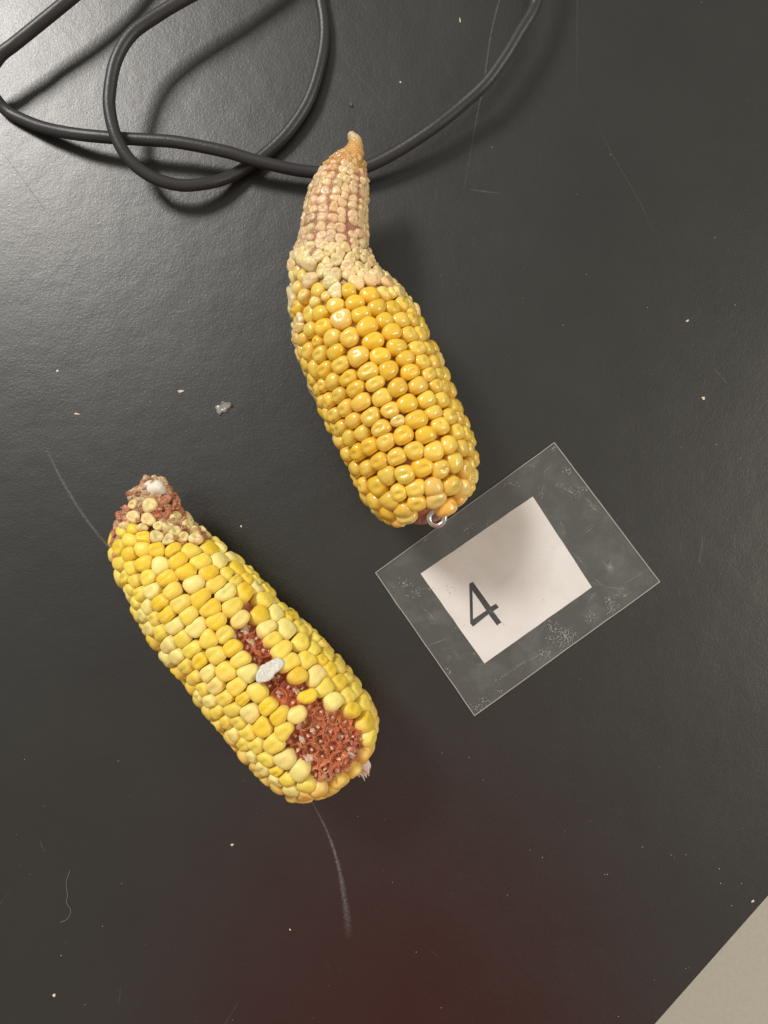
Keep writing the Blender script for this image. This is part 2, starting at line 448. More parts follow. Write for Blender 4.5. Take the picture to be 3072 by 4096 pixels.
# ---------------------------------------------------------------- ears: surface built from the two outlines
class Ear:
    def __init__(self, left, right, cuts, zc, shrink=0.0):
        L = np.array(left, float); R = np.array(right, float)
        C, Rr = [], []
        for (cx, cy, dx, dy) in cuts:                     # perpendicular cuts through a guessed axis
            d = np.array([dx, dy], float); d /= np.linalg.norm(d); n = np.array([d[1], -d[0]])   # n points right of travel (down)
            c = np.array([cx, cy], float)
            def hit(poly):
                best = None
                for a, b in zip(poly[:-1], poly[1:]):
                    e = b - a; M2 = np.array([n, -e]).T
                    if abs(np.linalg.det(M2)) < 1e-9: continue
                    t, u = np.linalg.solve(M2, a - c)
                    if -0.001 <= u <= 1.001 and (best is None or abs(t) < abs(best)): best = t
                return best
            a, b = hit(L), hit(R)
            a = -60 if a is None else a; b = 60 if b is None else b
            C.append(c + n * (a + b) / 2); Rr.append(abs(b - a) / 2)
        self.c2, self.r2 = np.array(C), np.array(Rr)
        self.build(zc)
    def build(self, zc):
        n = len(self.c2); zs = np.interp(np.linspace(0, 1, n), np.linspace(0, 1, len(zc)), zc) + .0011
        C = np.array([P(c[0], c[1], z) for c, z in zip(self.c2, zs)])
        R = np.array([r * S * (D - z) / D for r, z in zip(self.r2, zs)])
        fine = catmull([(*c, r) for c, r in zip(C, R)], 12)
        seg = np.linalg.norm(np.diff(fine[:, :3], axis=0), axis=1); cum = np.concatenate([[0], np.cumsum(seg)])
        self.len = cum[-1]; m = 260; s = np.linspace(0, self.len, m)
        self.s = s; self.C = np.stack([np.interp(s, cum, fine[:, k]) for k in range(3)], 1)
        self.R = np.maximum(np.interp(s, cum, fine[:, 3]), 0.0002)
        T = np.gradient(self.C, axis=0)
        for _ in range(6): T[1:-1] = (T[:-2] + 2 * T[1:-1] + T[2:]) / 4
        T /= np.linalg.norm(T, axis=1)[:, None]; self.T = T
        Nn = np.cross(T, [0, 0, 1.0]); Nn /= np.linalg.norm(Nn, axis=1)[:, None]; self.N = Nn
        self.U = np.cross(Nn, T)
        self.nphi = 360; self.phi = np.linspace(0, 2 * math.pi, self.nphi, endpoint=False)
        cs, sn = np.cos(self.phi), np.sin(self.phi)
        rad = cs[None, :, None] * self.N[:, None] + sn[None, :, None] * self.U[:, None]
        self.G = self.C[:, None] + self.R[:, None, None] * rad
        dR = np.gradient(self.R, s)
        nor = rad - dR[:, None, None] * T[:, None]
        self.NG = nor / np.linalg.norm(nor, axis=2)[..., None]
        view = np.array([0, 0, D]) - self.G
        self.vis = (self.NG * view).sum(2) / np.linalg.norm(view, axis=2)
        k = D / (D - self.G[..., 2]) / S
        self.px = np.stack([self.G[..., 0] * k + 1536, -self.G[..., 1] * k + 2048], 2)
    def locate(self, x, y):
        d = (self.px[..., 0] - x) ** 2 + (self.px[..., 1] - y) ** 2
        d = np.where(self.vis > 0.06, d, 1e9)
        i, j = np.unravel_index(np.argmin(d), d.shape)
        return i, j
    def frame(self, i, j):
        n = self.NG[i, j]; y = self.T[i] - n * self.T[i].dot(n)
        if np.linalg.norm(y) < 1e-6: y = self.U[i]
        y = y / np.linalg.norm(y); x = np.cross(y, n)
        return self.G[i, j], x, y, n
    def shell(self, name, depth, material, parent, ni=150, nj=72, zone=False):
        ii = np.linspace(0, len(self.s) - 1, ni).astype(int); jj = np.linspace(0, self.nphi, nj, endpoint=False).astype(int)
        V, A = [], []
        for i in ii:
            dd = depth(self.s[i] / self.len, self.R[i])
            for j in jj:
                rad = (self.G[i, j] - self.C[i]) / self.R[i]
                V.append(self.C[i] + rad * max(self.R[i] - dd, 0.0004)); A.append(self.s[i] / self.len)
        F = []
        for a in range(ni - 1):
            for b in range(nj): F.append((a * nj + b, (a + 1) * nj + b, (a + 1) * nj + (b + 1) % nj, a * nj + (b + 1) % nj))
        F.append(tuple(range(nj))); F.append(tuple((ni - 1) * nj + k for k in range(nj))[::-1])
        o = link(name, V, F, material, parent)
        if zone:
            at = o.data.attributes.new("zone", 'FLOAT', 'POINT'); at.data.foreach_set("value", A)
        return o

def parse(txt, ox, oy, k):
    out = []
    for tok in txt.split():
        a = tok.split(","); out.append((ox + float(a[0]) * k, oy + float(a[1]) * k, a[2] if len(a) > 2 else "m"))
    return out

def cell(i, pts, xs, ys, size, capx, capy, M, p=9, reg=0.0, qq=2.8):
    """radius of the kernel's outline in M directions: neighbours press on it, a cap stops it in the open"""
    d = pts - pts[i]; dist = np.linalg.norm(d, axis=1)
    nb = np.where((dist < 0.017) & (dist > 1e-5))[0]
    th = np.arange(M) * 2 * math.pi / M
    inv = np.zeros(M)
    a, b = capx * size[i], capy * size[i]
    q = 3.0
    capr = (np.abs(np.cos(th) / a) ** q + np.abs(np.sin(th) / b) ** q) ** (-1 / q)
    inv += capr ** (-p)
    for j in nb:
        v = np.array([d[j].dot(xs[i]), d[j].dot(ys[i])]); L = np.linalg.norm(v)
        if L < dist[j] * 0.3: continue
        v = v / L; t = size[i] / (size[i] + size[j]); hd = (L * .4 + dist[j] * .6) * t
        c = np.cos(th) * v[0] + np.sin(th) * v[1]
        ok = c > 0.05
        inv[ok] += (hd / c[ok]) ** (-p)
    r = inv ** (-1 / p)
    r = (np.roll(r, 1) + 2 * r + np.roll(r, -1)) / 4
    if reg:                                            # pull the outline towards a rounded rectangle, as kernels in a row are
        n4 = lambda t: np.mean([np.interp((t + dt) % (2 * math.pi), np.append(th, 2 * math.pi), np.append(r, r[0])) for dt in (-.3, 0, .3)])
        e, n_, w_, s_ = n4(0), n4(math.pi / 2), n4(math.pi), n4(-math.pi / 2)
        ax = np.where(np.cos(th) > 0, e, w_); ay = np.where(np.sin(th) > 0, n_, s_)
        f = (np.abs(np.cos(th) / ax) ** qq + np.abs(np.sin(th) / ay) ** qq) ** (-1 / qq)
        r = np.minimum(r * 1.07, reg * f + (1 - reg) * r)
        r = (np.roll(r, 1) + 2 * r + np.roll(r, -1)) / 4
    return r

def kernel_geo(r, prof, M, dimple=0.0, dx=0.55, dy=0.28, off=(0, 0), crease=0.0, lump=0.0, seed=0):
    """prof: list of (radial fraction, depth, curvature share)"""
    rg = np.random.default_rng(seed)
    V = [(0, 0, prof[0][1])]; F = []
    ph = rg.random(4) * 6.28; th = np.arange(M) * 2 * math.pi / M
    for q, (f, z) in enumerate(prof[1:]):
        for k in range(M):
            rr = r[k] * f * (1 + lump * (math.sin(2 * th[k] + ph[0]) + math.sin(3 * th[k] + ph[1])) * 0.5)
            V.append((rr * math.cos(th[k]), rr * math.sin(th[k]), z))
    V = np.array(V); rm = r.mean()
    u = (V[:, 0] / rm - off[0]) / dx; v = (V[:, 1] / rm - off[1]) / dy
    top = np.clip(1 + V[:, 2] / 0.004, 0, 1)
    V[:, 2] -= dimple * np.exp(-(u * u + v * v)) * top
    if crease: V[:, 2] -= crease * np.exp(-(V[:, 1] / rm / 0.12) ** 2) * top
    V[:, 2] += lump * 0.0009 * (np.sin(V[:, 0] / rm * 2.3 + ph[2]) + np.sin(V[:, 1] / rm * 2.9 + ph[3])) * top
    nr = len(prof) - 1
    for k in range(M): F.append((0, 1 + k, 1 + (k + 1) % M))
    for q in range(nr - 1):
        for k in range(M):
            a = 1 + q * M; b = a + M; k2 = (k + 1) % M
            F.append((a + k, b + k, b + k2, a + k2))
    F.append(tuple(1 + (nr - 1) * M + k for k in range(M))[::-1])
    return V, F

def place(name, V, F, material, parent, o, x, y, n, color, smooth=True):
    ob = link(name, V, F, material, parent, smooth)
    M4 = Matrix(((x[0], y[0], n[0], o[0]), (x[1], y[1], n[1], o[1]), (x[2], y[2], n[2], o[2]), (0, 0, 0, 1)))
    ob.matrix_basis = M4; ob.color = (*color, 1)
    return ob

def tilted(x, y, n, ax, ay):
    R1 = Matrix.Rotation(ax, 3, Vector(x)) @ Matrix.Rotation(ay, 3, Vector(y))
    f = lambda v: np.array(R1 @ Vector(v))
    return f(x), f(y), f(n)

def join_far(name, items, material, parent):
    """kernels beyond the 300 that show largest: one piece of real geometry"""
    VV, FF, off = [], [], 0
    for V, F, o, x, y, n in items:
        A = np.array(V); W = o + A[:, 0:1] * x + A[:, 1:2] * y + A[:, 2:3] * n
        VV.append(W); FF += [tuple(i + off for i in f) for f in F]; off += len(W)
    if not VV: return
    o = link(name, np.concatenate(VV), FF, material, parent)
    tag(o, kind="stuff"); return o

def vary(c, s=0.06):
    k = 1 + random.gauss(0, s * .8); return tuple(max(0, min(1, v * k * (1 + random.gauss(0, s * .4)))) for v in c)

# =============================================================== EAR 2 : dry ear with missing kernels
L2 = [(540,1925),(510,1945),(504,1960),(501,2020),(480,2092),(453,2170),(455,2256),(470,2314),(496,2372),(523,2425),(545,2468),(571,2516),(602,2565),(627,2598),(670,2656),(704,2690),(752,2750),(800,2822),(839,2866),(872,2905),(906,2945),(947,2996),(981,3040),(1024,3086),(1080,3136),(1147,3178),(1210,3203),(1263,3211),(1297,3195)]
R2 = [(600,1917),(646,1921),(680,1935),(733,1986),(757,2034),(786,2073),(820,2125),(882,2158),(921,2182),(964,2227),(1020,2280),(1085,2348),(1123,2391),(1172,2430),(1210,2461),(1248,2509),(1311,2567),(1355,2630),(1403,2678),(1441,2726),(1490,2798),(1518,2856),(1531,2943),(1511,3025),(1494,3068),(1440,3110),(1390,3140)]
cuts2 = [(597,1932,.2,1),(608,1965,.25,1),(622,2010,.3,1),(636,2060,.36,.93),(655,2120,.42,.9),(690,2190,.48,.87),(735,2260,.55,.84),(800,2360,.6,.8),
         (870,2450,.62,.78),(950,2555,.65,.76),(1040,2665,.66,.75),(1120,2760,.66,.75),(1200,2855,.66,.75),(1270,2945,.66,.75),(1330,3020,.66,.75)]
ear2 = Ear(L2, R2, cuts2, [0.030, 0.029, 0.028, 0.0275, 0.027, 0.0265, 0.026, 0.026, 0.026, 0.026, 0.026])
# round off the butt and the broken tip
def finish(e, tail, head, zc):
    c, r = list(map(tuple, e.c2)), list(e.r2)
    d = np.array(c[-1]) - np.array(c[-2]); d /= np.linalg.norm(d); base = np.array(c[-1]); rb = r[-1]
    for t, f in tail: c.append(tuple(base + d * t)); r.append(rb * f)
    if head:
        d = np.array(c[0]) - np.array(c[1]); d /= np.linalg.norm(d); base = np.array(c[0]); rb = r[0]
        for t, f in head: c.insert(0, tuple(base + d * t)); r.insert(0, rb * f)
    e.c2, e.r2 = np.array(c), np.array(r); e.build(zc)
ear2.r2[0] = min(ear2.r2[0], 92)
finish(ear2, [(45, .84), (78, .62), (98, .33), (104, .06)], [(9, .6), (14, .08)], [0.031, 0.030, 0.029, 0.028, 0.027, 0.0265, 0.026, 0.026, 0.026, 0.0255, 0.025])

Z1 = parse("""275,385,w 395,405,w 570,455,w 660,392,w 735,455,w 755,385,w 640,505,w 475,540,w 695,545,w 785,500,w 575,578,w 475,455,ws 355,465,ws 410,292,w 410,340,ws
260,285,ws 190,425,w 800,552,w 855,500,ws 240,355,w 850,545,ws 835,590,ws
255,465,d 220,570,m 160,480,ms 130,650,d 345,535,d 168,518,ms 330,650,m 475,645,d 605,630,d 765,640,m 930,625,d 1030,615,ps 200,700,d 335,775,d 480,775,p 650,735,d 855,735,m
1020,725,p 1115,695,ps 145,770,m 225,825,m 535,890,d 715,830,d 920,830,d 1075,840,ms 1160,790,d 1250,812,ms 175,890,m 250,935,m 370,895,m 770,945,p 985,925,m 1145,893,ms 1240,868,ds
575,995,m 405,1010,p 830,1050,d 1060,1000,p 1225,975,d 1332,938,p 1318,885,ms 290,1040,m 222,1002,m 465,1105,d 645,1115,m 900,1145,d 1285,1090,d 1395,1045,m 1395,965,ms
355,1150,p 530,1225,d 710,1220,m 270,1115,m 330,1212,p 405,1250,m 595,1310,p 775,1325,p 465,1365,m 385,1320,p 650,1425,m 535,1470,p 445,1410,m 735,1515,p 610,1552,p 515,1510,p 685,1650,d""", 400, 1880, .4822)
Z2 = parse("""235,55,p 85,170,d 280,150,m 455,95,d 565,80,p 650,78,ms 700,135,ms 520,215,d 655,185,p 755,207,ds 808,200,ds 340,245,w2 130,285,d 565,320,p 740,315,p 850,290,m 908,308,ms
200,385,m 625,410,m 65,445,m 265,495,d 700,500,m 875,430,m 988,388,ms 965,485,m 1035,435,ms 115,560,m 320,590,m 770,600,m 925,570,m 1040,575,ds 1090,540,m 1105,660,d 1182,632,m
45,680,p 190,700,m 375,715,p 825,725,d 990,710,p 1065,810,m 1185,755,d 1255,722,ms 1295,745,ms 110,835,m 280,845,m 480,870,m 910,905,d 1120,920,p 1260,880,m 1325,822,m 45,960,p 170,945,d 325,945,d
555,995,d 1290,990,d 1395,945,m 235,1050,m 395,1065,m 635,1090,d 815,1070,p 1420,1095,d 285,1140,m 500,1180,d 685,1210,m 1450,1265,m 375,1245,m 595,1335,m 450,1330,m 1405,1420,o
340,1335,p 420,1425,p 515,1450,m 690,1455,p 605,1560,ds 510,1530,p 815,1560,p 690,1635,m 622,1632,p 750,1712,p 880,1695,m 985,1730,o 880,1760,o""", 800, 2350, .4822)
ZK = parse("""85,190,p 120,110,m 240,270,p 355,410,m 310,440,ps 425,190,m 535,330,d 735,225,m 1060,265,m 630,480,p 450,545,m 395,560,ps 560,690,m 730,640,w2 860,450,m 1150,460,p 1000,655,m 1300,700,m 830,800,m 1080,800,ds
640,830,p 520,760,ps 750,975,m 930,950,m 1175,1000,p 1410,890,d 1010,1110,m 860,1110,m 1140,1260,m 960,1270,p 1330,1170,d 1230,1410,m 1090,1400,m 1190,1545,p 1360,1590,m 1330,1700,p""", 620, 2550, .3165)
tr2 = [t for t in Z1 if t[1] < 2400 or (t[0] < 800 and t[1] < 2600)]
tr2 += [t for t in ZK if t[0] < 1052 and t[1] >= 2580]
tr2 += [t for t in Z2 if t[1] >= 2396 and t[0] >= 795 and not (t[0] < 1040 and t[1] > 2600)]
def dedupe(tr, d=25):
    out = []
    for t in tr:
        if all((t[0] - u[0]) ** 2 + (t[1] - u[1]) ** 2 > d * d for u in out): out.append(t)
    return out
tr2 = dedupe(tr2)
HOLES = [[(1020,2490),(1055,2565),(1095,2645),(1062,2690),(1010,2650),(975,2580),(950,2520),(985,2492)],
         [(1110,2690),(1150,2690),(1180,2730),(1250,2735),(1195,2780),(1175,2820),(1140,2830),(1100,2790),(1075,2745)],
         [(1250,2800),(1310,2835),(1380,2860),(1450,2905),(1480,2960),(1470,3040),(1440,3080),(1400,3130),(1330,3160),(1290,3170),(1240,3120),(1220,3050),(1150,3000),(1190,2930),(1245,2870)]]
TONES = {"p": (0.87, 0.74, 0.24), "m": (0.85, 0.655, 0.095), "d": (0.83, 0.585, 0.035), "o": (0.78, 0.48, 0.09), "w": (0.84, 0.74, 0.40), "w2": (0.85, 0.69, 0.20)}

def gather(ear, traces, row_pitch, step, region, keep=0.0062, start=0.0, end=1.0):
    """traced kernels first, then rows carried on round the side the camera does not see"""
    pts, idx, code = [], [], []
    for x, y, c in traces:
        i, j = ear.locate(x, y); pts.append(ear.G[i, j]); idx.append((i, j)); code.append(c)
    nt_ = len(pts)
    s = start * ear.len; k = 0
    while s < end * ear.len:
        i = int(np.clip(s / ear.len * (len(ear.s) - 1), 0, len(ear.s) - 1))
        nr = max(5, int(round(2 * math.pi * ear.R[i] / row_pitch)))
        for q in range(nr):
            j = int((q + 0.5 * (k % 2) + random.uniform(-.08, .08)) / nr * ear.nphi) % ear.nphi
            ii = int(np.clip(i + random.uniform(-2, 2), 0, len(ear.s) - 1))
            if not region(ear, ii, j): continue
            p = ear.G[ii, j]
            if min(np.linalg.norm(p - u) for u in pts) < keep: continue
            pts.append(p); idx.append((ii, j)); code.append(random.choice("mmpd"))
        s += step; k += 1
    return np.array(pts), idx, code, nt_

e2 = empty("corn_ear", tuple(P(950, 2600, 0)))
tag(e2, "matt yellow corn ear with missing kernels exposing red cob at its butt end", "corn ear", "corn ears lying on the bench")

# children are authored in world space; a root transform keeps them where they are
def adopt(root):
    for ch in root.children:
        ch.matrix_basis = Matrix.Translation(-Vector(root.location)) @ ch.matrix_basis

reg2 = lambda e, i, j: e.vis[i, j] < 0.14 and e.s[i] / e.len > 0.14
pts, idx, code, nt_ = gather(ear2, tr2, 0.0070, 0.0050, reg2, keep=.0053, start=0.14, end=0.985)
kp2 = pts
hole_pts = []
for i in range(0, len(ear2.s), 3):
    for j in range(0, ear2.nphi, 3):
        if ear2.vis[i, j] < -.15: continue
        x0, y0 = ear2.px[i, j]
        if not any(inside(h, x0, y0) for h in HOLES): continue
        if ear2.s[i] / ear2.len > .997: continue
        # the point lies deeper than the ear's face: step it down to the cob
        p = ear2.G[i, j]
        if hole_pts and min(np.linalg.norm(p - q[0]) for q in hole_pts) < 0.0052: continue
        if min(np.linalg.norm(kp2 - p, axis=1)) < 0.0034: continue
        hole_pts.append((p, i, j))
ne2 = np.concatenate([pts, [q[0] for q in hole_pts]])
fr = [ear2.frame(i, j) for i, j in idx]
size = np.array([0.74 if c.endswith("s") else 1.0 for c in code]); size *= 1 + 0.03 * RNG.standard_normal(len(size))
size2 = np.concatenate([size, np.full(len(hole_pts), .62)])
xs = [f[1] for f in fr]; ys = [f[2] for f in fr]; MK = 22
order = sorted(range(len(pts)), key=lambda k: (k >= nt_, k)); far = []
# holes take part in nothing, but their cell neighbours keep their caps
for rank, i in enumerate(order):
    c = code[i].rstrip("s") if code[i] not in ("w2",) else "w2"
    w_ = c == "w"; o, x, y, n = fr[i]
    capx, capy = (0.0030, 0.0027) if w_ else (0.0054, 0.0039)
    r = cell(i, ne2, xs, ys, size2, capx, capy, MK, 14, .8 if w_ else (.7), 2.2 if w_ else 3.2) * (0.985 if not w_ else 1.0)
    sz = r.mean() / 0.0033
    if w_:
        prof = [(0, 0), (.3, 0), (.55, .0001), (.75, 0), (.9, -.0004), (1.0, -.0011), (.97, -.0019), (.75, -.0032), (.45, -.0045)]
        V, F = kernel_geo(r, prof, MK, 0.0012 * random.uniform(.5, 1.1), .5, .4, (random.uniform(-.2, .2), random.uniform(-.2, .2)), lump=0.14, seed=i)
        o = o + n * random.uniform(-.0004, .0010); x, y, n = tilted(x, y, n, random.gauss(0, .22), random.gauss(0, .22)); mt = M_CREAM
    else:
        e = 0.0021 * min(1.1, sz)
        prof = [(0, 0), (.28, -.02 * e), (.5, -.08 * e), (.68, -.19 * e), (.82, -.38 * e), (.92, -.66 * e), (.98, -1.05 * e), (1.0, -.0031), (.985, -.0044), (.88, -.0066), (.70, -.0086)]
        dm = random.choice([0, 0, .0003, .0005, .0007]) if c != "w2" else .0008
        V, F = kernel_geo(r, prof, MK, dm, .75, .28, (random.uniform(-.2, .2), random.uniform(-.1, .1)), lump=0.13, seed=i, crease=random.choice([0, 0, 0, 0, .00025]))
        o = o - n * abs(random.gauss(0, .00022)); x, y, n = tilted(x, y, n, random.gauss(0, .045), random.gauss(0, .045)); mt = M_K2
    if rank < 300: place("kernel", V, F, mt, e2, o, x, y, n, vary(TONES.get(c, TONES["m"]), .045))
    else: far.append((V, F, o, x, y, n))
M_K2F = plain("dry_kernel_underside", (0.80, 0.55, 0.12), 0.45, nscale=300, nd=0.0006, var=0.15)
join_far("kernel", far, M_K2F, e2)
kp2 = pts

# cob inside
ear2.shell("cob", lambda t, R: 0.0060 if t > 0.2 else (0.0030 + (t / .2) * .0030), M_COB2, e2)

# cupules, stubs and glumes where kernels are gone
def sheet(name, w_, h_, curl, mat_, parent, o, x, y, n, color, seed, thick=0.00012, rag=0.25, nu=6, nv=5):
    """papery glume: a small ragged sheet of real thickness rooted at o, standing along y, facing n"""
    rg = np.random.default_rng(seed); V = []
    for b in range(nv):
        v = b / (nv - 1)
        for a in range(nu):
            u = a / (nu - 1) * 2 - 1
            ww = w_ * (0.62 + 0.55 * math.sin(math.pi * min(1, v * .78 + .12))) * (1 if b < nv - 1 else .78)
            hh = h_ * v * (1 - rag * rg.random() * v ** 3 - .35 * u * u * v)
            V.append([u * ww / 2, hh, curl * (1 - u * u) * w_ + rg.normal(0, .05) * w_ * v + .25 * curl * h_ * v * v])
    V = np.array(V); m = len(V)
    W = V.copy(); W[:, 2] -= thick
    VV = np.concatenate([V, W]); F = []
    for b in range(nv - 1):
        for a in range(nu - 1):
            q = b * nu + a; F.append((q, q + 1, q + nu + 1, q + nu)); F.append((m + q, m + q + nu, m + q + nu + 1, m + q + 1))
    loop = [a for a in range(nu)] + [b * nu + nu - 1 for b in range(1, nv)] + [(nv - 1) * nu + a for a in range(nu - 2, -1, -1)] + [b * nu for b in range(nv - 2, 0, -1)]
    for k in range(len(loop)):
        a, b = loop[k], loop[(k + 1) % len(loop)]; F.append((b, a, m + a, m + b))
    return place(name, VV, F, mat_, parent, o, x, y, n, color)

REDS = [(0.74, 0.23, 0.10), (0.80, 0.31, 0.14), (0.66, 0.18, 0.08), (0.88, 0.46, 0.28), (0.92, 0.66, 0.50)]
hp = np.array([q[0] for q in hole_pts])
ng = 0
for h, (p, i, j) in enumerate(hole_pts):
    o, x, y, n = ear2.frame(i, j); tt = ear2.s[i] / ear2.len
    base = o - n * min(0.0058, ear2.R[i] * .5)
    lift = .0010 if tt > .9 else 0
    V, F = kernel_geo(np.full(10, .0006) * (1 + .3 * RNG.random(10)), [(0, .0014 + lift), (.6, .0013 + lift), (1, .0006), (1.25, -.0015)], 10, lump=.4, seed=h)
    place("pedicel", V, F, M_PED, e2, base, *tilted(x, y, n, random.gauss(0, .2), random.gauss(0, .2)), (1, 1, 1))
    # cupule wall: a wavy cup of real thickness
    M = 22; th = np.arange(M) * 2 * math.pi / M
    dv = hp - p; dl = np.linalg.norm(dv, axis=1); near = (dl > 1e-5) & (dl < .009)
    inv = np.full(M, .0034 ** -8.0)
    for v in dv[near]:
        v2 = np.array([v.dot(x), v.dot(y)]); L_ = np.linalg.norm(v2); c_ = (np.cos(th) * v2[0] + np.sin(th) * v2[1]) / L_
        ok = c_ > .1; inv[ok] += (L_ / 2 / c_[ok]) ** -8.0
    rc = inv ** (-1 / 8) * (1 + .05 * RNG.standard_normal(M)); rag = .75 + .5 * RNG.random(M)
    VV = [(0, 0, .0002)]
    for f_, zf in ((.35, .0003), (.60, .0001), (.80, .0008), (.93, .0017), (1.02, .0021), (1.10, .0014), (1.16, -.0012)):
        for k in range(M): VV.append((rc[k] * f_ * math.cos(th[k]), rc[k] * f_ * math.sin(th[k]), zf * (rag[k] if zf > .0005 else 1)))
    FF = [(0, 1 + k, 1 + (k + 1) % M) for k in range(M)]
    FF += [(1 + r_ * M + k, 1 + (r_ + 1) * M + k, 1 + (r_ + 1) * M + (k + 1) % M, 1 + r_ * M + (k + 1) % M) for r_ in range(6) for k in range(M)]
    place("cupule", VV, FF, M_GLUME, e2, base, x, y, n, vary(random.choice(REDS[:3]), .12))
    for q in range(random.choice([1, 1, 2])):
        a = q / 2 * 6.283 + random.uniform(-.5, .5); out = x * math.cos(a) + y * math.sin(a); tan = -x * math.sin(a) + y * math.cos(a)
        up = n * .4 + out * random.uniform(.6, 1.2); up /= np.linalg.norm(up)
        nn = np.cross(tan, up)
        colr = vary(random.choice(REDS), .12) if random.random() < .88 else vary((.88, .62, .46), .08)
        sheet("glume", random.uniform(.0030, .0046), random.uniform(.0022, .0036), random.choice([-.28, .28]), M_GLUME, e2,
              base + out * .0018 + n * .0008, tan, up, nn, colr, h * 7 + q); ng += 1
# chaff round the broken tip
k = 0
for s_ in np.concatenate([[0.001, .003], np.arange(0.008, 0.235, 0.0145)]):
    i = int(s_ * (len(ear2.s) - 1)); nr = int(2 * math.pi * ear2.R[i] / 0.0026)
    for q in range(nr):
        j = int((q + .5 * (k % 2) + random.uniform(-.3, .3)) / nr * ear2.nphi) % ear2.nphi
        if ear2.vis[i, j] < -.25: continue
        p = ear2.G[i, j]
        dk = np.linalg.norm(kp2 - p, axis=1)
        if dk.min() < (0.0023 if code[int(dk.argmin())].startswith('w') else .0062): continue
        o, x, y, n = ear2.frame(i, j)
        cr = vary((.78, .35, .20), .12) if random.random() < .7 else vary((.80, .52, .33), .1)
        if s_ < .045 and random.random() < .8: cr = vary((.90, .70, .42), .05)
        rr = random.uniform(.0015, .0022) * (1 + .12 * RNG.standard_normal(12))
        V, F = kernel_geo(rr * (1 + .25 * np.cos(np.arange(12) * math.pi / 6) ** 2), [(0, 0), (.4, -.0001), (.75, -.0005), (.95, -.0012), (1, -.002), (.8, -.0036)], 12, random.uniform(0, .0006), .3, .9, (0, 0), lump=.5, seed=k * 97 + q)
        V += RNG.normal(0, .00013, V.shape)
        place("glume", V, F, M_GLUME, e2, o - n * random.uniform(.0013, .0026), *tilted(x, y, n, random.gauss(.35, .3), random.gauss(0, .35)), cr)
        ng += 1
        if random.random() < .35 and ear2.vis[i, j] > .35:
            t = random.uniform(.2, .7); up = -y * math.cos(t) + n * math.sin(t); nn = np.cross(x, up)
            if nn.dot(n) < 0: x = -x; nn = -nn
            sheet("glume", random.uniform(.0018, .003), random.uniform(.0012, .0022), .3, M_GLUME, e2, o - n * .0006, x, up, nn, cr, 5000 + k * 97 + q, thick=.0002, rag=.35); ng += 1
    k += 1
# white pith of the broken tip
i, j = 8, 90
pc = P(606, 1940, 0.0372); nd = np.array([-.06, .55, .83]); nd /= np.linalg.norm(nd); xx = np.cross([0, 0, 1.0], nd); xx /= np.linalg.norm(xx); yy = np.cross(nd, xx)
r = np.array([(.0046 - .0015 * abs(math.sin(a)) ** 2) * (1 + .05 * math.sin(3 * a) + .03 * math.sin(5 * a + 1)) for a in np.arange(26) * 2 * math.pi / 26])
V, F = kernel_geo(r, [(0, .0010), (.3, .0009), (.55, .0006), (.75, .0001), (.9, -.0006), (1.0, -.0016), (.95, -.005)], 26, .0003, .5, .5, seed=3)
place("pith", V, F, M_PITH, e2, pc, xx, yy, nd, (1, 1, 1))
# broken pale kernel across the gap
pk = ear2.locate(1075, 2682); o, x, y, n = ear2.frame(*pk)
V, F = kernel_geo(np.array([(abs(math.cos(a) / .0070) ** 2.5 + abs(math.sin(a) / .0027) ** 2.5) ** (-1 / 2.5) * (1 + .035 * math.sin(5 * a + 1) + .025 * math.sin(9 * a)) for a in np.arange(28) * 2 * math.pi / 28]),
                  [(0, 0), (.3, 0), (.6, .0001), (.85, .0002), (.97, .0001), (1.0, -.0003), (.97, -.0012), (.8, -.003)], 28, .0003, .6, .3, lump=.2, seed=5)
ang = math.radians(-6); xr = x * math.cos(ang) + y * math.sin(ang); yr = np.cross(n, xr)
M_BROKEN = plain("starchy_break", (0.68, 0.66, 0.60), 0.3, nscale=620, nd=0.0010, var=0.10)
bk = place("broken_kernel", V, F, M_BROKEN, e2, o - n * .0002, *tilted(xr, yr, n, .12, -.1), (1, 1, 1))
tag(bk, "chalky white broken kernel across the gap")
# torn shank at the butt
for q in range(7):
    a = P(1405 + q * 8, 3045 - q * 2, .012 + .001 * (q % 3)); b = P(1425 + q * 10, 3105 - abs(q - 3) * 3, .011)
    up = b - a; h_ = np.linalg.norm(up); up /= h_; x = np.cross(up, [0, 0, 1.0]); x /= np.linalg.norm(x); n = np.cross(x, up)
    if n[2] < 0: x, n = -x, -n
    sheet("shank_fibre", .0030, h_ * random.uniform(1.05, 1.4), .2, M_SHANK, e2, a, x, up, n, (1, 1, 1), 900 + q, thick=.0006, rag=.3)
adopt(e2)

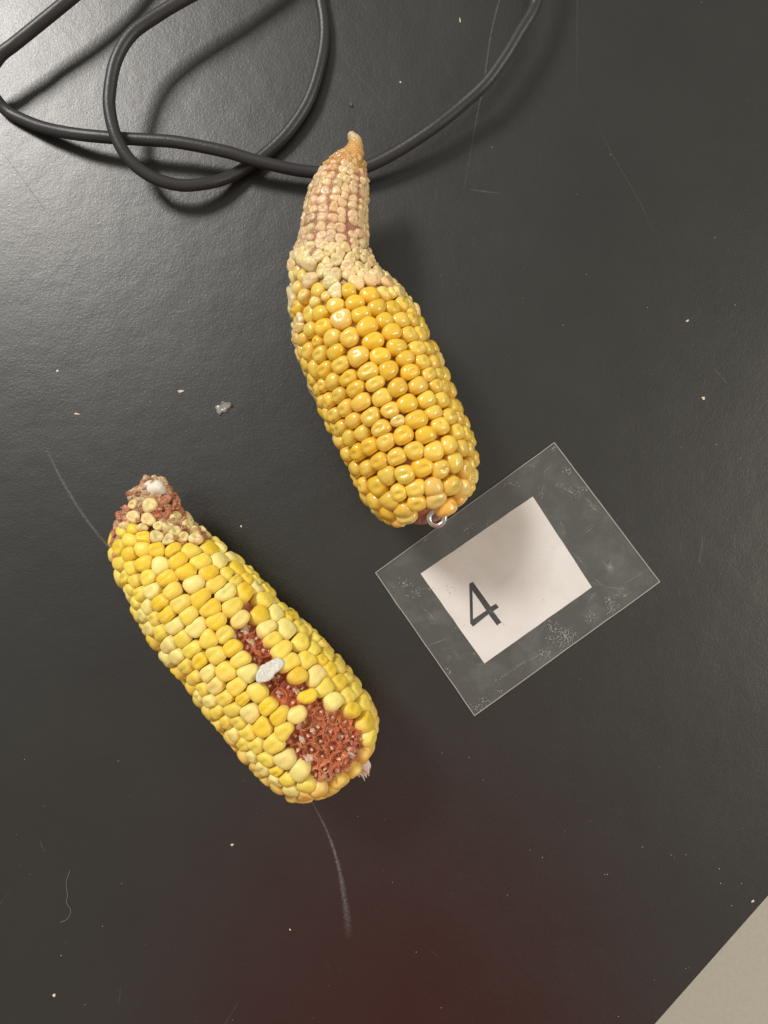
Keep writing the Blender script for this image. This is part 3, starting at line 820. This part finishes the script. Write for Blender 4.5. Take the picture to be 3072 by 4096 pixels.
# =============================================================== EAR 1 : varnished ear with a long tip
L1 = [(1412,538),(1396,558),(1392,575),(1385,589),(1350,616),(1319,639),(1288,674),(1263,712),(1230,770),(1213,828),(1203,886),(1194,944),(1180,1001),(1157,1059),(1155,1117),(1160,1165),(1148,1214),(1144,1272),(1160,1324),(1173,1410),(1210,1497),(1238,1584),(1277,1671),(1329,1776),(1375,1864),(1404,1930),(1435,1996),(1477,2062),(1523,2106),(1560,2125)]
R1 = [(1425,536),(1442,545),(1450,558),(1454,589),(1458,616),(1466,639),(1475,674),(1479,712),(1483,770),(1477,828),(1477,886),(1479,944),(1489,1001),(1508,1059),(1533,1117),(1590,1156),(1649,1214),(1690,1272),(1722,1324),(1770,1410),(1800,1497),(1835,1570),(1868,1640),(1901,1745),(1917,1842),(1921,1943),(1905,2000),(1892,2022)]
cuts1 = [(1420,550,0,1),(1423,575,0,1),(1420,595,-.1,1),(1404,618,-.25,1),(1392,642,-.25,1),(1382,675,-.2,1),(1371,712,-.18,1),(1358,770,-.15,1),(1346,828,-.12,1),(1340,886,-.05,1),
         (1337,944,0,1),(1335,1001,.03,1),(1334,1059,.08,1),(1345,1115,.14,1),(1372,1172,.24,.97),(1400,1235,.30,.95),(1430,1320,.34,.94),(1475,1430,.36,.93),
         (1530,1556,.38,.925),(1585,1670,.39,.92),(1635,1785,.38,.925),(1668,1870,.36,.93),(1692,1940,.34,.94)]
ear1 = Ear(L1, R1, cuts1, [0.026])
finish(ear1, [(50, .93), (88, .82), (112, .62), (122, .35), (125, .05)], [(12, .35), (14, .05)], [0.030, 0.029, 0.0285, 0.028, 0.0275, 0.027, 0.0265, 0.0265, 0.027, 0.027, 0.027, 0.026])
Z3 = parse("470,1690,ml 810,1665,d 1050,1710,d 300,1730,ps 230,1510,ps 230,1650,ps 295,1545,ps 1215,1690,ps 1300,1705,ps 640,1830,m 440,1800,ps 560,1740,ps", 1080, 500, .3858)
Z4 = parse("""210,180,d 580,105,m 780,95,d 1000,130,d 1180,145,d 1260,115,m 1315,100,p 440,210,d 300,230,m 830,205,d 640,255,pl 1075,250,d 1245,260,m 1350,265,m 1338,210,ms 205,335,m 165,235,m 455,340,d 900,325,dl 1140,365,d 1325,390,m 1425,390,m
330,385,m 530,450,m 715,450,m 955,465,d 1195,525,d 1395,530,m 1500,530,m 200,455,m 255,475,m 385,500,ds 565,595,d 790,620,ml 1020,600,d 1275,635,d 1445,655,m 1555,645,m 225,580,m 295,595,m 410,625,m 620,720,m 890,755,m 1100,740,d 1325,755,d
1510,775,m 1612,770,m 355,760,m 290,730,m 455,765,d 690,825,d 960,870,m 1195,910,d 1410,875,m 1575,890,m 1650,860,m 345,865,m 530,880,m 755,945,d 1020,995,m 1290,1060,d 1475,995,m 1628,990,m 440,905,ms 380,965,m 585,1005,m 820,1065,m
1100,1125,m 1360,1190,d 1555,1115,m 425,1065,m 492,1065,m 655,1125,m 900,1190,m 1600,1260,m 545,1195,m 475,1200,m 725,1235,m""", 1080, 1150, .434)
Z5 = parse("""215,280,m 165,290,m 600,262,m 820,310,d 1045,305,d 1215,240,m 1360,260,m 1430,270,m 155,305,m 400,310,m 645,385,m 925,460,m 1130,450,m 1285,385,m 1400,420,m 1470,425,m 290,375,m 205,400,m 480,430,d 730,520,m 1000,620,d 1205,635,m 1340,555,m
1440,620,m 1492,580,m 360,505,d 260,520,m 570,565,d 810,680,m 1120,810,o 930,825,m 1310,795,m 1430,835,p 1487,715,m 450,640,m 330,650,m 655,700,m 760,860,m 550,800,d 410,800,m 675,950,m 945,970,m 1150,955,p 515,950,m 440,915,m 825,1060,m 660,1090,d 550,1075,p
860,1165,p 1390,965,o""", 1250, 1600, .44)
tr1 = Z3 + [t for t in Z4 if t[1] < 1700] + [t for t in Z5 if t[1] >= 1700]
tr1 += parse('1290,115,m 1368,128,m 1330,38,m', 1250, 1600, .44) + parse('1180,1222,ps', 1080, 1150, .434)
tr1 = dedupe(tr1, 22)
T1 = {"p": (0.84, 0.65, 0.19), "m": (0.83, 0.60, 0.09), "d": (0.82, 0.55, 0.04), "o": (0.80, 0.52, 0.12)}
e1_ = empty("corn_ear", tuple(P(1500, 1400, 0)))
tag(e1_, "glossy varnished corn ear with a long shrivelled pale tip lying over the cable", "corn ear", "corn ears lying on the bench")
jn = ear1.locate(1370, 1180)[0]; tj = jn / (len(ear1.s) - 1)
def reg1(e, i, j):
    t = i / (len(e.s) - 1); x, y = e.px[i, j]
    if t > .935: return (x - 1828) ** 2 + (y - 2022) ** 2 > 38 ** 2 and (x - 1746) ** 2 + (y - 2080) ** 2 > 50 ** 2
    return e.vis[i, j] < 0.14 and t > tj
pts, idx, code, nt_ = gather(ear1, tr1, 0.0080, 0.0066, reg1, keep=.0058, start=tj, end=.999)
P_, I_, C_ = list(pts), list(idx), list(code)
for ii in range(int(.93 * len(ear1.s)), len(ear1.s), 3):
    for q in range(40):
        j = random.randrange(ear1.nphi); p = ear1.G[ii, j]
        if reg1(ear1, ii, j) and min(np.linalg.norm(p - u) for u in P_) > .0056: P_.append(p); I_.append((ii, j)); C_.append(random.choice("mmo"))
pts, idx, code = np.array(P_), I_, C_
nmain = len(pts)
# tip kernels in rows
tip = []
s_ = 0.062 * ear1.len; k = 0
while s_ < (tj + .17) * ear1.len:
    i = int(s_ / ear1.len * (len(ear1.s) - 1)); t = s_ / ear1.len
    nr = 20 if t > .09 else 14; pitch = 2 * math.pi * ear1.R[i] / nr
    for q in range(nr):
        j = int((q + .5 * (k % 2) * (1 if t > .3 else 0) + random.uniform(-.08, .08) + .25 * math.sin(q * 2.3 + t * 14)) / nr * ear1.nphi) % ear1.nphi
        ii = int(np.clip(i + random.uniform(-1.1, 1.1), 0, len(ear1.s) - 1))
        p = ear1.G[ii, j]
        if np.min(np.linalg.norm(pts - p, axis=1)) < (.0041 if t < tj + .02 else .0046 if t < tj + .06 else .0062): continue
        tip.append((p, ii, j, t, pitch))
    s_ += max(.0017, min(pitch * .92, .0027 + .0008 * (t < .27))); k += 1
allp = np.concatenate([pts, [q[0] for q in tip]]); allidx = idx + [(q[1], q[2]) for q in tip]
fr = [ear1.frame(i, j) for i, j in allidx]
size = np.array([(.68 if c.endswith("s") else 1.12 if c.endswith("l") else 1.0) for c in code] + [q[4] / .0075 for q in tip])
size *= 1 + .06 * RNG.standard_normal(len(size))
xs = [f[1] for f in fr]; ys = [f[2] for f in fr]
far, nk = [], 0
for i in range(nmain):
    c = code[i].rstrip("sl"); o, x, y, n = fr[i]
    r = cell(i, allp, xs, ys, size, .0050, .0041, MK, 10, .8, 2.35) * .985
    e = min(.0034, r.mean() * .85)
    prof = [(0, 0)] + [(f, -e * (1 - math.sqrt(max(0, 1 - (f * .985) ** 2.3)))) for f in (.2, .38, .55, .7, .82, .91, .97)] + [(1.0, -e * 1.05), (.97, -e * 1.5), (.85, -.0065)]
    dm = random.choice([.0006, .0008, .0010, .0003, .0001, .0008])
    V, F = kernel_geo(r, prof, MK, dm, random.uniform(.35, .55), random.uniform(.18, .32), (random.uniform(-.22, .1), random.uniform(-.12, .12)), lump=.08, seed=i + 50)
    o = o - n * abs(random.gauss(0, .0004)); x, y, n = tilted(x, y, n, random.gauss(.02, .05), random.gauss(0, .05))
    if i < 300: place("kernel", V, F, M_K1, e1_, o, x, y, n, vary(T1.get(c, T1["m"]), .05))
    else: far.append((V, F, o, x, y, n))
M_K1F = plain("varnished_kernel_underside", (0.70, 0.42, 0.07), 0.25, nscale=300, nd=0.0006, var=0.15)
join_far("kernel", far, M_K1F, e1_)
vistip = sorted(range(len(tip)), key=lambda q: -ear1.vis[tip[q][1], tip[q][2]])
far = []; MT = 14
for rank, q in enumerate(vistip):
    i = nmain + q; p, ii, j, t, pitch = tip[q]; o, x, y, n = fr[i]
    low = t > .315
    r = cell(i, allp, xs, ys, size, pitch * (.95 if low else .55) / size[i], pitch * (.80 if low else .62) / size[i], MT, 9, .6, 2.4) * (1.08 if low else 1.13)
    r *= 1 + .025 * RNG.standard_normal(MT)
    e = r.mean() * (.42 if low else .62)
    prof = [(0, 0), (.35, .02 * e), (.65, -.1 * e), (.85, -.4 * e), (.97, -.85 * e), (1.0, -1.3 * e), (.9, -2.4 * e)]
    V, F = kernel_geo(r, prof, MT, r.mean() * random.uniform(.05, .30), .5, .38, (random.uniform(-.2, .2), random.uniform(-.2, .2)), lump=.18, seed=i + 50)
    V[:, 2] += RNG.normal(0, r.mean() * .012, len(V))
    if low: x, y, n = tilted(x, y, n, random.gauss(-.30, .12), random.gauss(0, .15))
    else: x, y, n = tilted(x, y, n, random.gauss(0, .16), random.gauss(0, .16))
    cr = (.88, .74, .42) if low else (.78, .59, .36)
    if t < .13 and random.random() < (.13 - t) / .05: cr = (.68, .42, .16)
    if t > tj - .01: cr = (.86, .68, .30)
    if rank < 300: place("shrivelled_kernel", V, F, M_TIP, e1_, o - n * (e * .15), x, y, n, vary(cr, .09))
    else: far.append((V, F, o, x, y, n))
M_TIPF = plain("shrivelled_underside", (0.6, 0.45, 0.25), 0.3, nscale=500, nd=0.0008, var=0.2)
join_far("shrivelled_kernel", far, M_TIPF, e1_)
def dep1(t, R):
    if t < .05: return 0.0
    if t < tj - .14: return .0011
    return .0011 + min(1, (t - tj + .14) / .14) * .0036
ear1.shell("cob", dep1, M_COB1, e1_, 220, 96, zone=True)
# clear shrunken husk tip
V, F = kernel_geo(np.array([.0021 * (1.25 if math.sin(a) > 0 else .9) for a in np.arange(14) * 2 * math.pi / 14]), [(0, .0008), (.5, .0006), (.85, 0), (1, -.0006), (.8, -.0016)], 14, .0002, lump=.5, seed=2)
M_CLEAR = plain("pale_resin", (0.60, 0.47, 0.27), 0.18, nscale=600, nd=0.0008)
place("resin_tip", V, F, M_CLEAR, e1_, P(1412, 549, .0315), np.array([.8, -.6, 0]), np.array([.6, .8, 0]), np.array([0, 0, 1.0]), (1, 1, 1))
# screw eye
cz = 0.027; cz = 0.042; rc = P(1746.5, 2071, cz); kpx = S * (D - cz) / D
Rm, rm_ = 31 * kpx, 12 * kpx
V, F = [], []
for a in range(40):
    A = a / 40 * 2 * math.pi
    for b in range(16):
        B = b / 16 * 2 * math.pi; V.append(((Rm + rm_ * math.cos(B)) * math.cos(A), (Rm + rm_ * math.cos(B)) * math.sin(A), rm_ * math.sin(B)))
F = [(a * 16 + b, ((a + 1) % 40) * 16 + b, ((a + 1) % 40) * 16 + (b + 1) % 16, a * 16 + (b + 1) % 16) for a in range(40) for b in range(16)]
se = place("screw_eye", V, F, M_METAL, e1_, rc, np.array([1.0, 0, .05]), np.array([0, 1.0, .12]), np.array([-.05, -.12, 1.0]), (1, 1, 1))
adopt(e1_)
dr = np.array([-.33, .94, 0]); V, F = tube([dr * Rm, dr * (Rm + .012)], rm_, 12)
link("screw_shaft", V, F, M_METAL, se)

# ---------------------------------------------------------------- cable
A_ = [(2300,-900,.014),(2230,-500,.015),(2165,-150,.0165),(2145,0,.0140),(2122,60,.0140),(2078,130,.0140),(2020,227,.0138),(1942,333,.0128),(1840,427,.0110),(1731,513,.0100),(1605,596,.0082),(1495,655,.0070),(1400,685,.0065),(1284,690,.0070),(1174,678,.0078),
      (1017,641,.0092),(900,606,.0104),(723,571,.0108),(603,560,.0106),(452,551,.0100),(301,536,.0085),(181,512,.0055),(90,478,.0032),(32,447,.0026),(-10,405,.0040),(-42,350,.0075),(-38,285,.0112),(0,222,.0130),(55,178,.0135),(115,130,.0135),(260,12,.0145),
      (420,-120,.014),(640,-290,.010),(900,-360,.006),(1120,-300,.003),(1240,-160,.0026),(1280,0,.0026),(1296,118,.0028),(1284,235,.0032),(1237,392,.0034),(1159,517,.0032),(1057,619,.0028),(963,682,.0035),(905,712,.0048),(832,732,.0072),(723,741,.0098),
      (615,711,.0122),(530,651,.0145),(470,561,.0160),(440,452,.0168),(439,362,.0172),(464,241,.0175),(524,139,.0172),(621,66,.0165),(741,-6,.016),(900,-90,.015),(1150,-230,.012),(1400,-500,.009),(1500,-900,.006)]
path = catmull([P(x, y, z) for x, y, z in A_], 10)
V, F = tube(path, 0.00258, 20)
cb = link("cable", V, F, M_CABLE)
tag(cb, "dark grey rubber cable looping across the top of the bench", "cable")

# ---------------------------------------------------------------- laminated number card
card = empty("number_card", tuple(P(2069, 2316, 0)))
tag(card, "laminated card with the number 4 lying by the varnished ear", "card")
cc = np.array([P(*p)[:2] for p in ((2216, 1769), (1500, 2290), (1897, 2863), (2639, 2327))])
ctr = cc.mean(0)
def qprism(name, poly, z0, z1, m_, parent, m_side=None):
    V, F = prism([tuple(p) for p in poly], z0, z1)
    o = link(name, V, F, m_, parent, smooth=False)
    if m_side:
        o.data.materials.append(m_side)
        for k, f in enumerate(o.data.polygons):
            if k >= 2: f.material_index = 1
    return o
def outline(poly, n, amp):
    out = []
    for a, b in zip(poly, np.roll(poly, -1, 0)):
        e = b - a; nn = np.array([e[1], -e[0]]) / np.linalg.norm(e)
        for k in range(n):
            out.append(a + e * k / n + (nn * RNG.normal(0, amp) if k else 0))
    return np.array(out)
film = qprism("plastic_sleeve", outline(cc, 14, .00008), .00030, .00075, M_FILM, card)
pp0 = np.array([P(*p)[:2] for p in ((2130, 1986), (1682, 2294), (1937, 2653), (2366, 2348))])
# scuffs and trapped bubbles of the lamination
SC6 = [((1160,545),(1245,490)),((1170,552),(1225,505)),((1133,362),(1163,335)),((1140,372),(1168,345)),((1380,820),(1510,740)),((1270,690),(1330,770)),((1330,660),(1300,770)),((1290,830),(1400,845)),
       ((1215,780),(1290,830)),((740,1310),(860,1215)),((770,1300),(910,1190)),((850,1240),(1000,1150)),((1010,1110),(1130,1030)),((1190,920),(1250,850)),((1100,640),(1190,730)),((1200,400),(1260,440)),
       ((330,1150),(480,1090)),((300,930),(400,1020)),((150,870),(200,960)),((870,180),(930,200)),((960,230),(1000,190)),((1045,480),(1060,510)),((1190,1030),(1240,990)),((700,1340),(790,1270))]
for a, b in SC6:
    (ax, ay), (bx, by) = [(1450 + p[0] * .7535, 1720 + p[1] * .7535) for p in (a, b)]
    strip([(ax, ay), ((ax + bx) / 2 + random.uniform(-3, 3), (ay + by) / 2 + random.uniform(-3, 3)), (bx, by)], [5, 7, 5], M_SCRC, [.1, random.uniform(.5, 1), .1], 4, .00079, film)
for cx, cy, rx, ry, f_ in ((1310, 725, 46, 60, .9), (1215, 395, 60, 32, .45), (1250, 820, 60, 20, .3), (470, 1210, 60, 60, .25), (380, 1000, 60, 50, .3), (1090, 300, 70, 40, .25)):
    for q in range(5):        # matt clouds: short overlapping brushed rubs
        x = 1450 + (cx + random.gauss(0, rx * .35)) * .7535; y = 1720 + (cy + random.gauss(0, ry * .35)) * .7535; a = random.uniform(.2, 1.1)
        L = rx * .5
        strip([(x - math.cos(a) * L, y - math.sin(a) * L), (x, y), (x + math.cos(a) * L, y + math.sin(a) * L)], [6, ry * .55, 6], M_SCRC, [0, f_ * .5, 0], 4, .00080 + q * .00001, film)
VB, FB = [], []
for cx, cy, rx, ry, cnt in ((1075, 1095, 48, 48, 150), (1320, 945, 34, 50, 70), (1215, 990, 34, 26, 26), (965, 1190, 60, 28, 50), (990, 1110, 20, 22, 18), (230, 820, 52, 36, 40), (265, 880, 30, 14, 10), (1085, 215, 30, 26, 36), (1040, 290, 24, 22, 14),
                              (1120, 325, 60, 26, 46), (1020, 100, 26, 20, 24), (230, 990, 22, 30, 18), (730, 1385, 20, 14, 12), (780, 290, 50, 20, 26), (600, 1180, 14, 16, 10)):
    for _ in range(cnt):
        p = P(1450 + (cx + random.gauss(0, rx * .5)) * .7535, 1720 + (cy + random.gauss(0, ry * .5)) * .7535)[:2]; rr = random.choice([1.0, 1.4, 1.9]) * S; b0 = len(VB)
        if not inside([tuple(c) for c in ctr + (cc - ctr) * .975], p[0], p[1]) or inside([tuple(c) for c in ctr + (pp0 - ctr) * 1.01], p[0], p[1]): continue
        for k in range(5): VB.append((p[0] + rr * math.cos(k * 1.2566), p[1] + rr * math.sin(k * 1.2566), .00077))
        VB.append((p[0], p[1], .00077 + rr * .4)); FB += [(b0 + k, b0 + (k + 1) % 5, b0 + 5) for k in range(5)]
bb = link("bubble", VB, FB, M_BUB, card); tag(bb, kind="stuff")
# cut edge of the sleeve, a fine bright rim
rim = []
o2 = outline(cc, 10, .00006); inn = ctr + (o2 - ctr) * .9925
n = len(o2); V = [(*p, .00078) for p in o2] + [(*p, .00078) for p in inn] + [(*p, .00010) for p in o2] + [(*p, .00010) for p in inn]
F = []
for i in range(n):
    j = (i + 1) % n; F += [(i, j, n + j, n + i), (2 * n + i, 3 * n + i, 3 * n + j, 2 * n + j), (i, 2 * n + i, 2 * n + j, j), (n + i, n + j, 3 * n + j, 3 * n + i)]
link("sleeve_edge", V, F, M_FILMEDGE, card, smooth=False)
pp = np.array([P(*p)[:2] for p in ((2130, 1986), (1682, 2294), (1937, 2653), (2366, 2348))])
paper = qprism("paper", outline(pp, 10, .00005), .00045, .00060, M_PAPER, card)
k6 = .7535; z6 = lambda p: P(1450 + p[0] * k6, 1720 + p[1] * k6)[:2]
outer = [(566, 815), (585, 805), (680, 937), (708, 921), (723, 941), (693, 961), (737, 1020), (713, 1037), (668, 977), (586, 1043), (571, 1027)]
inner = [(583, 852), (586, 1004), (656, 957)]
bm = bmesh.new()
# strokes of the 4 as bridged faces: outline with its triangular opening
ov = [bm.verts.new((*z6(p), .00063)) for p in outer]; iv = [bm.verts.new((*z6(p), .00063)) for p in inner]
for f in ([ov[0], ov[10], iv[1], iv[0]], [ov[1], ov[0], iv[0]], [ov[2], ov[1], iv[0], iv[2]], [ov[10], ov[9], iv[1]], [ov[9], ov[8], iv[2], iv[1]], [ov[8], ov[2], iv[2]],
          [ov[8], ov[5], ov[2]], [ov[2], ov[5], ov[4], ov[3]], [ov[8], ov[7], ov[6], ov[5]]):
    bm.faces.new(f)
bmesh.ops.recalc_face_normals(bm, faces=bm.faces)
ex = bmesh.ops.extrude_face_region(bm, geom=bm.faces[:])
bmesh.ops.translate(bm, vec=(0, 0, -.00005), verts=[g for g in ex['geom'] if isinstance(g, bmesh.types.BMVert)])
me = bpy.data.meshes.new("numeral"); bm.to_mesh(me); bm.free(); me.materials.append(M_INK)
num = bpy.data.objects.new("numeral", me); COL.objects.link(num); num.parent = paper
adopt(card)

# ---------------------------------------------------------------- crumbs, flakes, lint
def crumb(name, px, py, sx, sy, ang, material, seed, hgt=.5):
    rg = np.random.default_rng(seed)
    bm = bmesh.new(); bmesh.ops.create_icosphere(bm, subdivisions=2, radius=1)
    for v in bm.verts:
        f = 1 + .28 * math.sin(3 * v.co.x + seed) + .22 * math.sin(4 * v.co.y + seed * 2) + rg.normal(0, .08)
        v.co = Vector((v.co.x * sx / 2 * S * f, v.co.y * sy / 2 * S * f, v.co.z * min(sx, sy) / 2 * S * hgt * f))
    me = bpy.data.meshes.new(name); bm.to_mesh(me); bm.free(); me.materials.append(material)
    o = bpy.data.objects.new(name, me); COL.objects.link(o); p = P(px, py)
    o.location = (p[0], p[1], min(sx, sy) / 2 * S * hgt * .8); o.rotation_euler = (0, 0, ang); return o
M_FLAKE = film_mat("clear_flake", True)
# clear curled flake of resin
V, F = [], []
rg = np.random.default_rng(4); M = 22
for a in range(M):
    A = a / M * 2 * math.pi; rr = .0028 * (1 + .25 * math.sin(2 * A + .6) + .18 * math.sin(5 * A) + .08 * rg.normal())
    for f_, z in ((.15, .0004), (.5, .0009), (.8, .0007), (1, .0014 if 0 < A < 2 else .0003), (.96, .0001)):
        V.append((rr * f_ * math.cos(A), rr * f_ * math.sin(A), z))
F = [(a * 5 + b, ((a + 1) % M) * 5 + b, ((a + 1) % M) * 5 + b + 1, a * 5 + b + 1) for a in range(M) for b in range(4)]
V.append((0, 0, .0005)); F += [(a * 5, len(V) - 1, ((a + 1) % M) * 5) for a in range(M)]
fl = link("plastic_flake", V, [f[::-1] for f in F], M_FLAKE); fl.location = P(893, 1632)
tag(fl, "clear curled plastic flake left of the varnished ear, largest scrap on the bench", "flake")
tag(crumb("kernel_skin", 726, 1565, 27, 9, .1, M_CRUMB, 3), "thin pale sliver upper left of the clear plastic flake", "crumb")
tag(crumb("crumb", 309, 1656, 18, 9, -.15, M_CRUMB, 4), "white crumb on the left, above the curved scratch", "crumb")
tag(crumb("crumb", 230, 1484, 9, 9, .5, M_CRUMB, 5), "pinkish white crumb on the left, topmost of the pale crumbs there", "crumb")
tag(crumb("grit", 1403, 420, 12, 16, .2, M_GRIT, 6, .9), "dark grit grain above the tip of the varnished ear", "crumb")
tag(crumb("crumb", 1601, 330, 9, 9, .2, M_CRUMB, 7), "round white crumb between the cable's loop and its right arc", "crumb")
tag(crumb("crumb", 1840, 82, 6, 17, .15, M_CRUMB, 8), "narrow upright pale crumb near the top, left of the cable's right arc", "crumb")
tag(crumb("crumb", 2814, 1593, 15, 11, .4, M_CRUMB, 9), "white crumb right of the card's top corner", "crumb")
tag(crumb("crumb", 930, 3378, 10, 11, .4, M_CRUMB, 10), "yellowish crumb below the dry ear's left side", "crumb")
tag(crumb("crumb", 217, 3980, 9, 15, -.5, M_CRUMB, 11), "cream oval crumb in the lower left corner of the bench", "crumb")
tag(crumb("crumb", 3010, 3605, 13, 7, .6, M_CRUMB, 12), "pinkish crumb on the very edge of the bench above the floor", "crumb")
tag(crumb("crumb", 2748, 1284, 14, 7, .5, M_CRUMB, 13), "pale crumb right of the varnished ear, in a scatter of slivers", "crumb")
tag(crumb("crumb", 1160, 3718, 7, 7, .5, M_CRUMB, 14), "tiny yellow crumb left of the fading end of the long scratch", "crumb")
tag(crumb("crumb", 965, 2105, 8, 7, .5, M_CRUMB, 15), "beige crumb right of the dry ear's tip", "crumb")
hp_ = catmull([P(x, y, .0002) for x, y in ((280, 3482), (265, 3530), (270, 3580), (266, 3610), (283, 3642), (270, 3675), (240, 3690))], 6)
V, F = tube(hp_, .00012, 5); ln = link("lint_fibre", V, F, plain("lint", (0.20, 0.18, 0.13), 0.7))
tag(ln, "thin wavy lint fibre at the lower left of the bench", "fibre")
# fine specks nobody could count
VV, FF = [], []
spots = [(2570, 3388), (2685, 3420), (2744, 3419), (2877, 3475), (2420, 3498), (2882, 3533), (2927, 3622), (2743, 3874), (2966, 3534), (2474, 4066), (2120, 3400), (2170, 3430), (2430, 3498), (2030, 3580),
         (98, 3038), (473, 3044), (410, 3705), (245, 3822), (340, 4018), (560, 1700), (600, 1605), (284, 1541), (1432, 3265), (1768, 3012), (1876, 3030), (1932, 3120), (2252, 1300), (2590, 1230), (2940, 1220), (2865, 1778),
         (2724, 1790), (2960, 1832), (2442, 618), (2308, 778), (1967, 589), (1568, 272), (2860, 950), (1764, 4031), (1665, 3808), (1570, 3530), (930, 4080), (487, 3534), (590, 1660), (2345, 1098), (1185, 1560)]
for _ in range(120): spots.append((random.uniform(0, 3072), random.uniform(0, 4096)))
for k, (x, y) in enumerate(spots):
    q = P(x, y)
    if (q[:2] - mid).dot(en) < .002: continue
    s_ = (random.uniform(2.2, 3.6) if k < 45 else random.choice([1.0, 1.2, 1.5, 1.9])) * S * .8
    b0 = len(VV); a = random.random() * 3
    for dx, dy, dz in ((1, 0, 0), (-.4, .8, 0), (-.5, -.7, 0), (0, 0, 1.1)):
        VV.append(q + np.array([(dx * math.cos(a) - dy * math.sin(a)) * s_, (dx * math.sin(a) + dy * math.cos(a)) * s_, dz * s_ + .00002]))
    FF += [(b0, b0 + 1, b0 + 3), (b0 + 1, b0 + 2, b0 + 3), (b0 + 2, b0, b0 + 3)]
ds = link("dust", VV, FF, M_CRUMB, smooth=False)
tag(ds, "fine pale dust specks scattered over the black bench top", "dust", kind="stuff")

# ---------------------------------------------------------------- the photographer's red shirt, mirrored dimly in the bench
prof = [(-.02, .19, .11), (.10, .19, .115), (.25, .20, .12), (.40, .21, .125), (.52, .215, .12), (.60, .205, .105), (.65, .16, .085), (.68, .08, .065), (.70, .06, .055)]
V, F = [], []; M = 40
for z, a, b in prof:
    for k in range(M):
        t = 2 * math.pi * k / M; f = 1 + .025 * math.sin(5 * t + z * 14) + .02 * math.sin(9 * t - z * 9)
        V.append((.03 + a * math.cos(t) * f, -.60 + b * math.sin(t) * f + z * .12, z + .12))
F = [(r_ * M + k, r_ * M + (k + 1) % M, (r_ + 1) * M + (k + 1) % M, (r_ + 1) * M + k) for r_ in range(len(prof) - 1) for k in range(M)]
sh = link("shirt", V, F, M_SHIRT)
tag(sh, "red shirt at the near end of the bench, seen only as a dim reflection", "shirt")
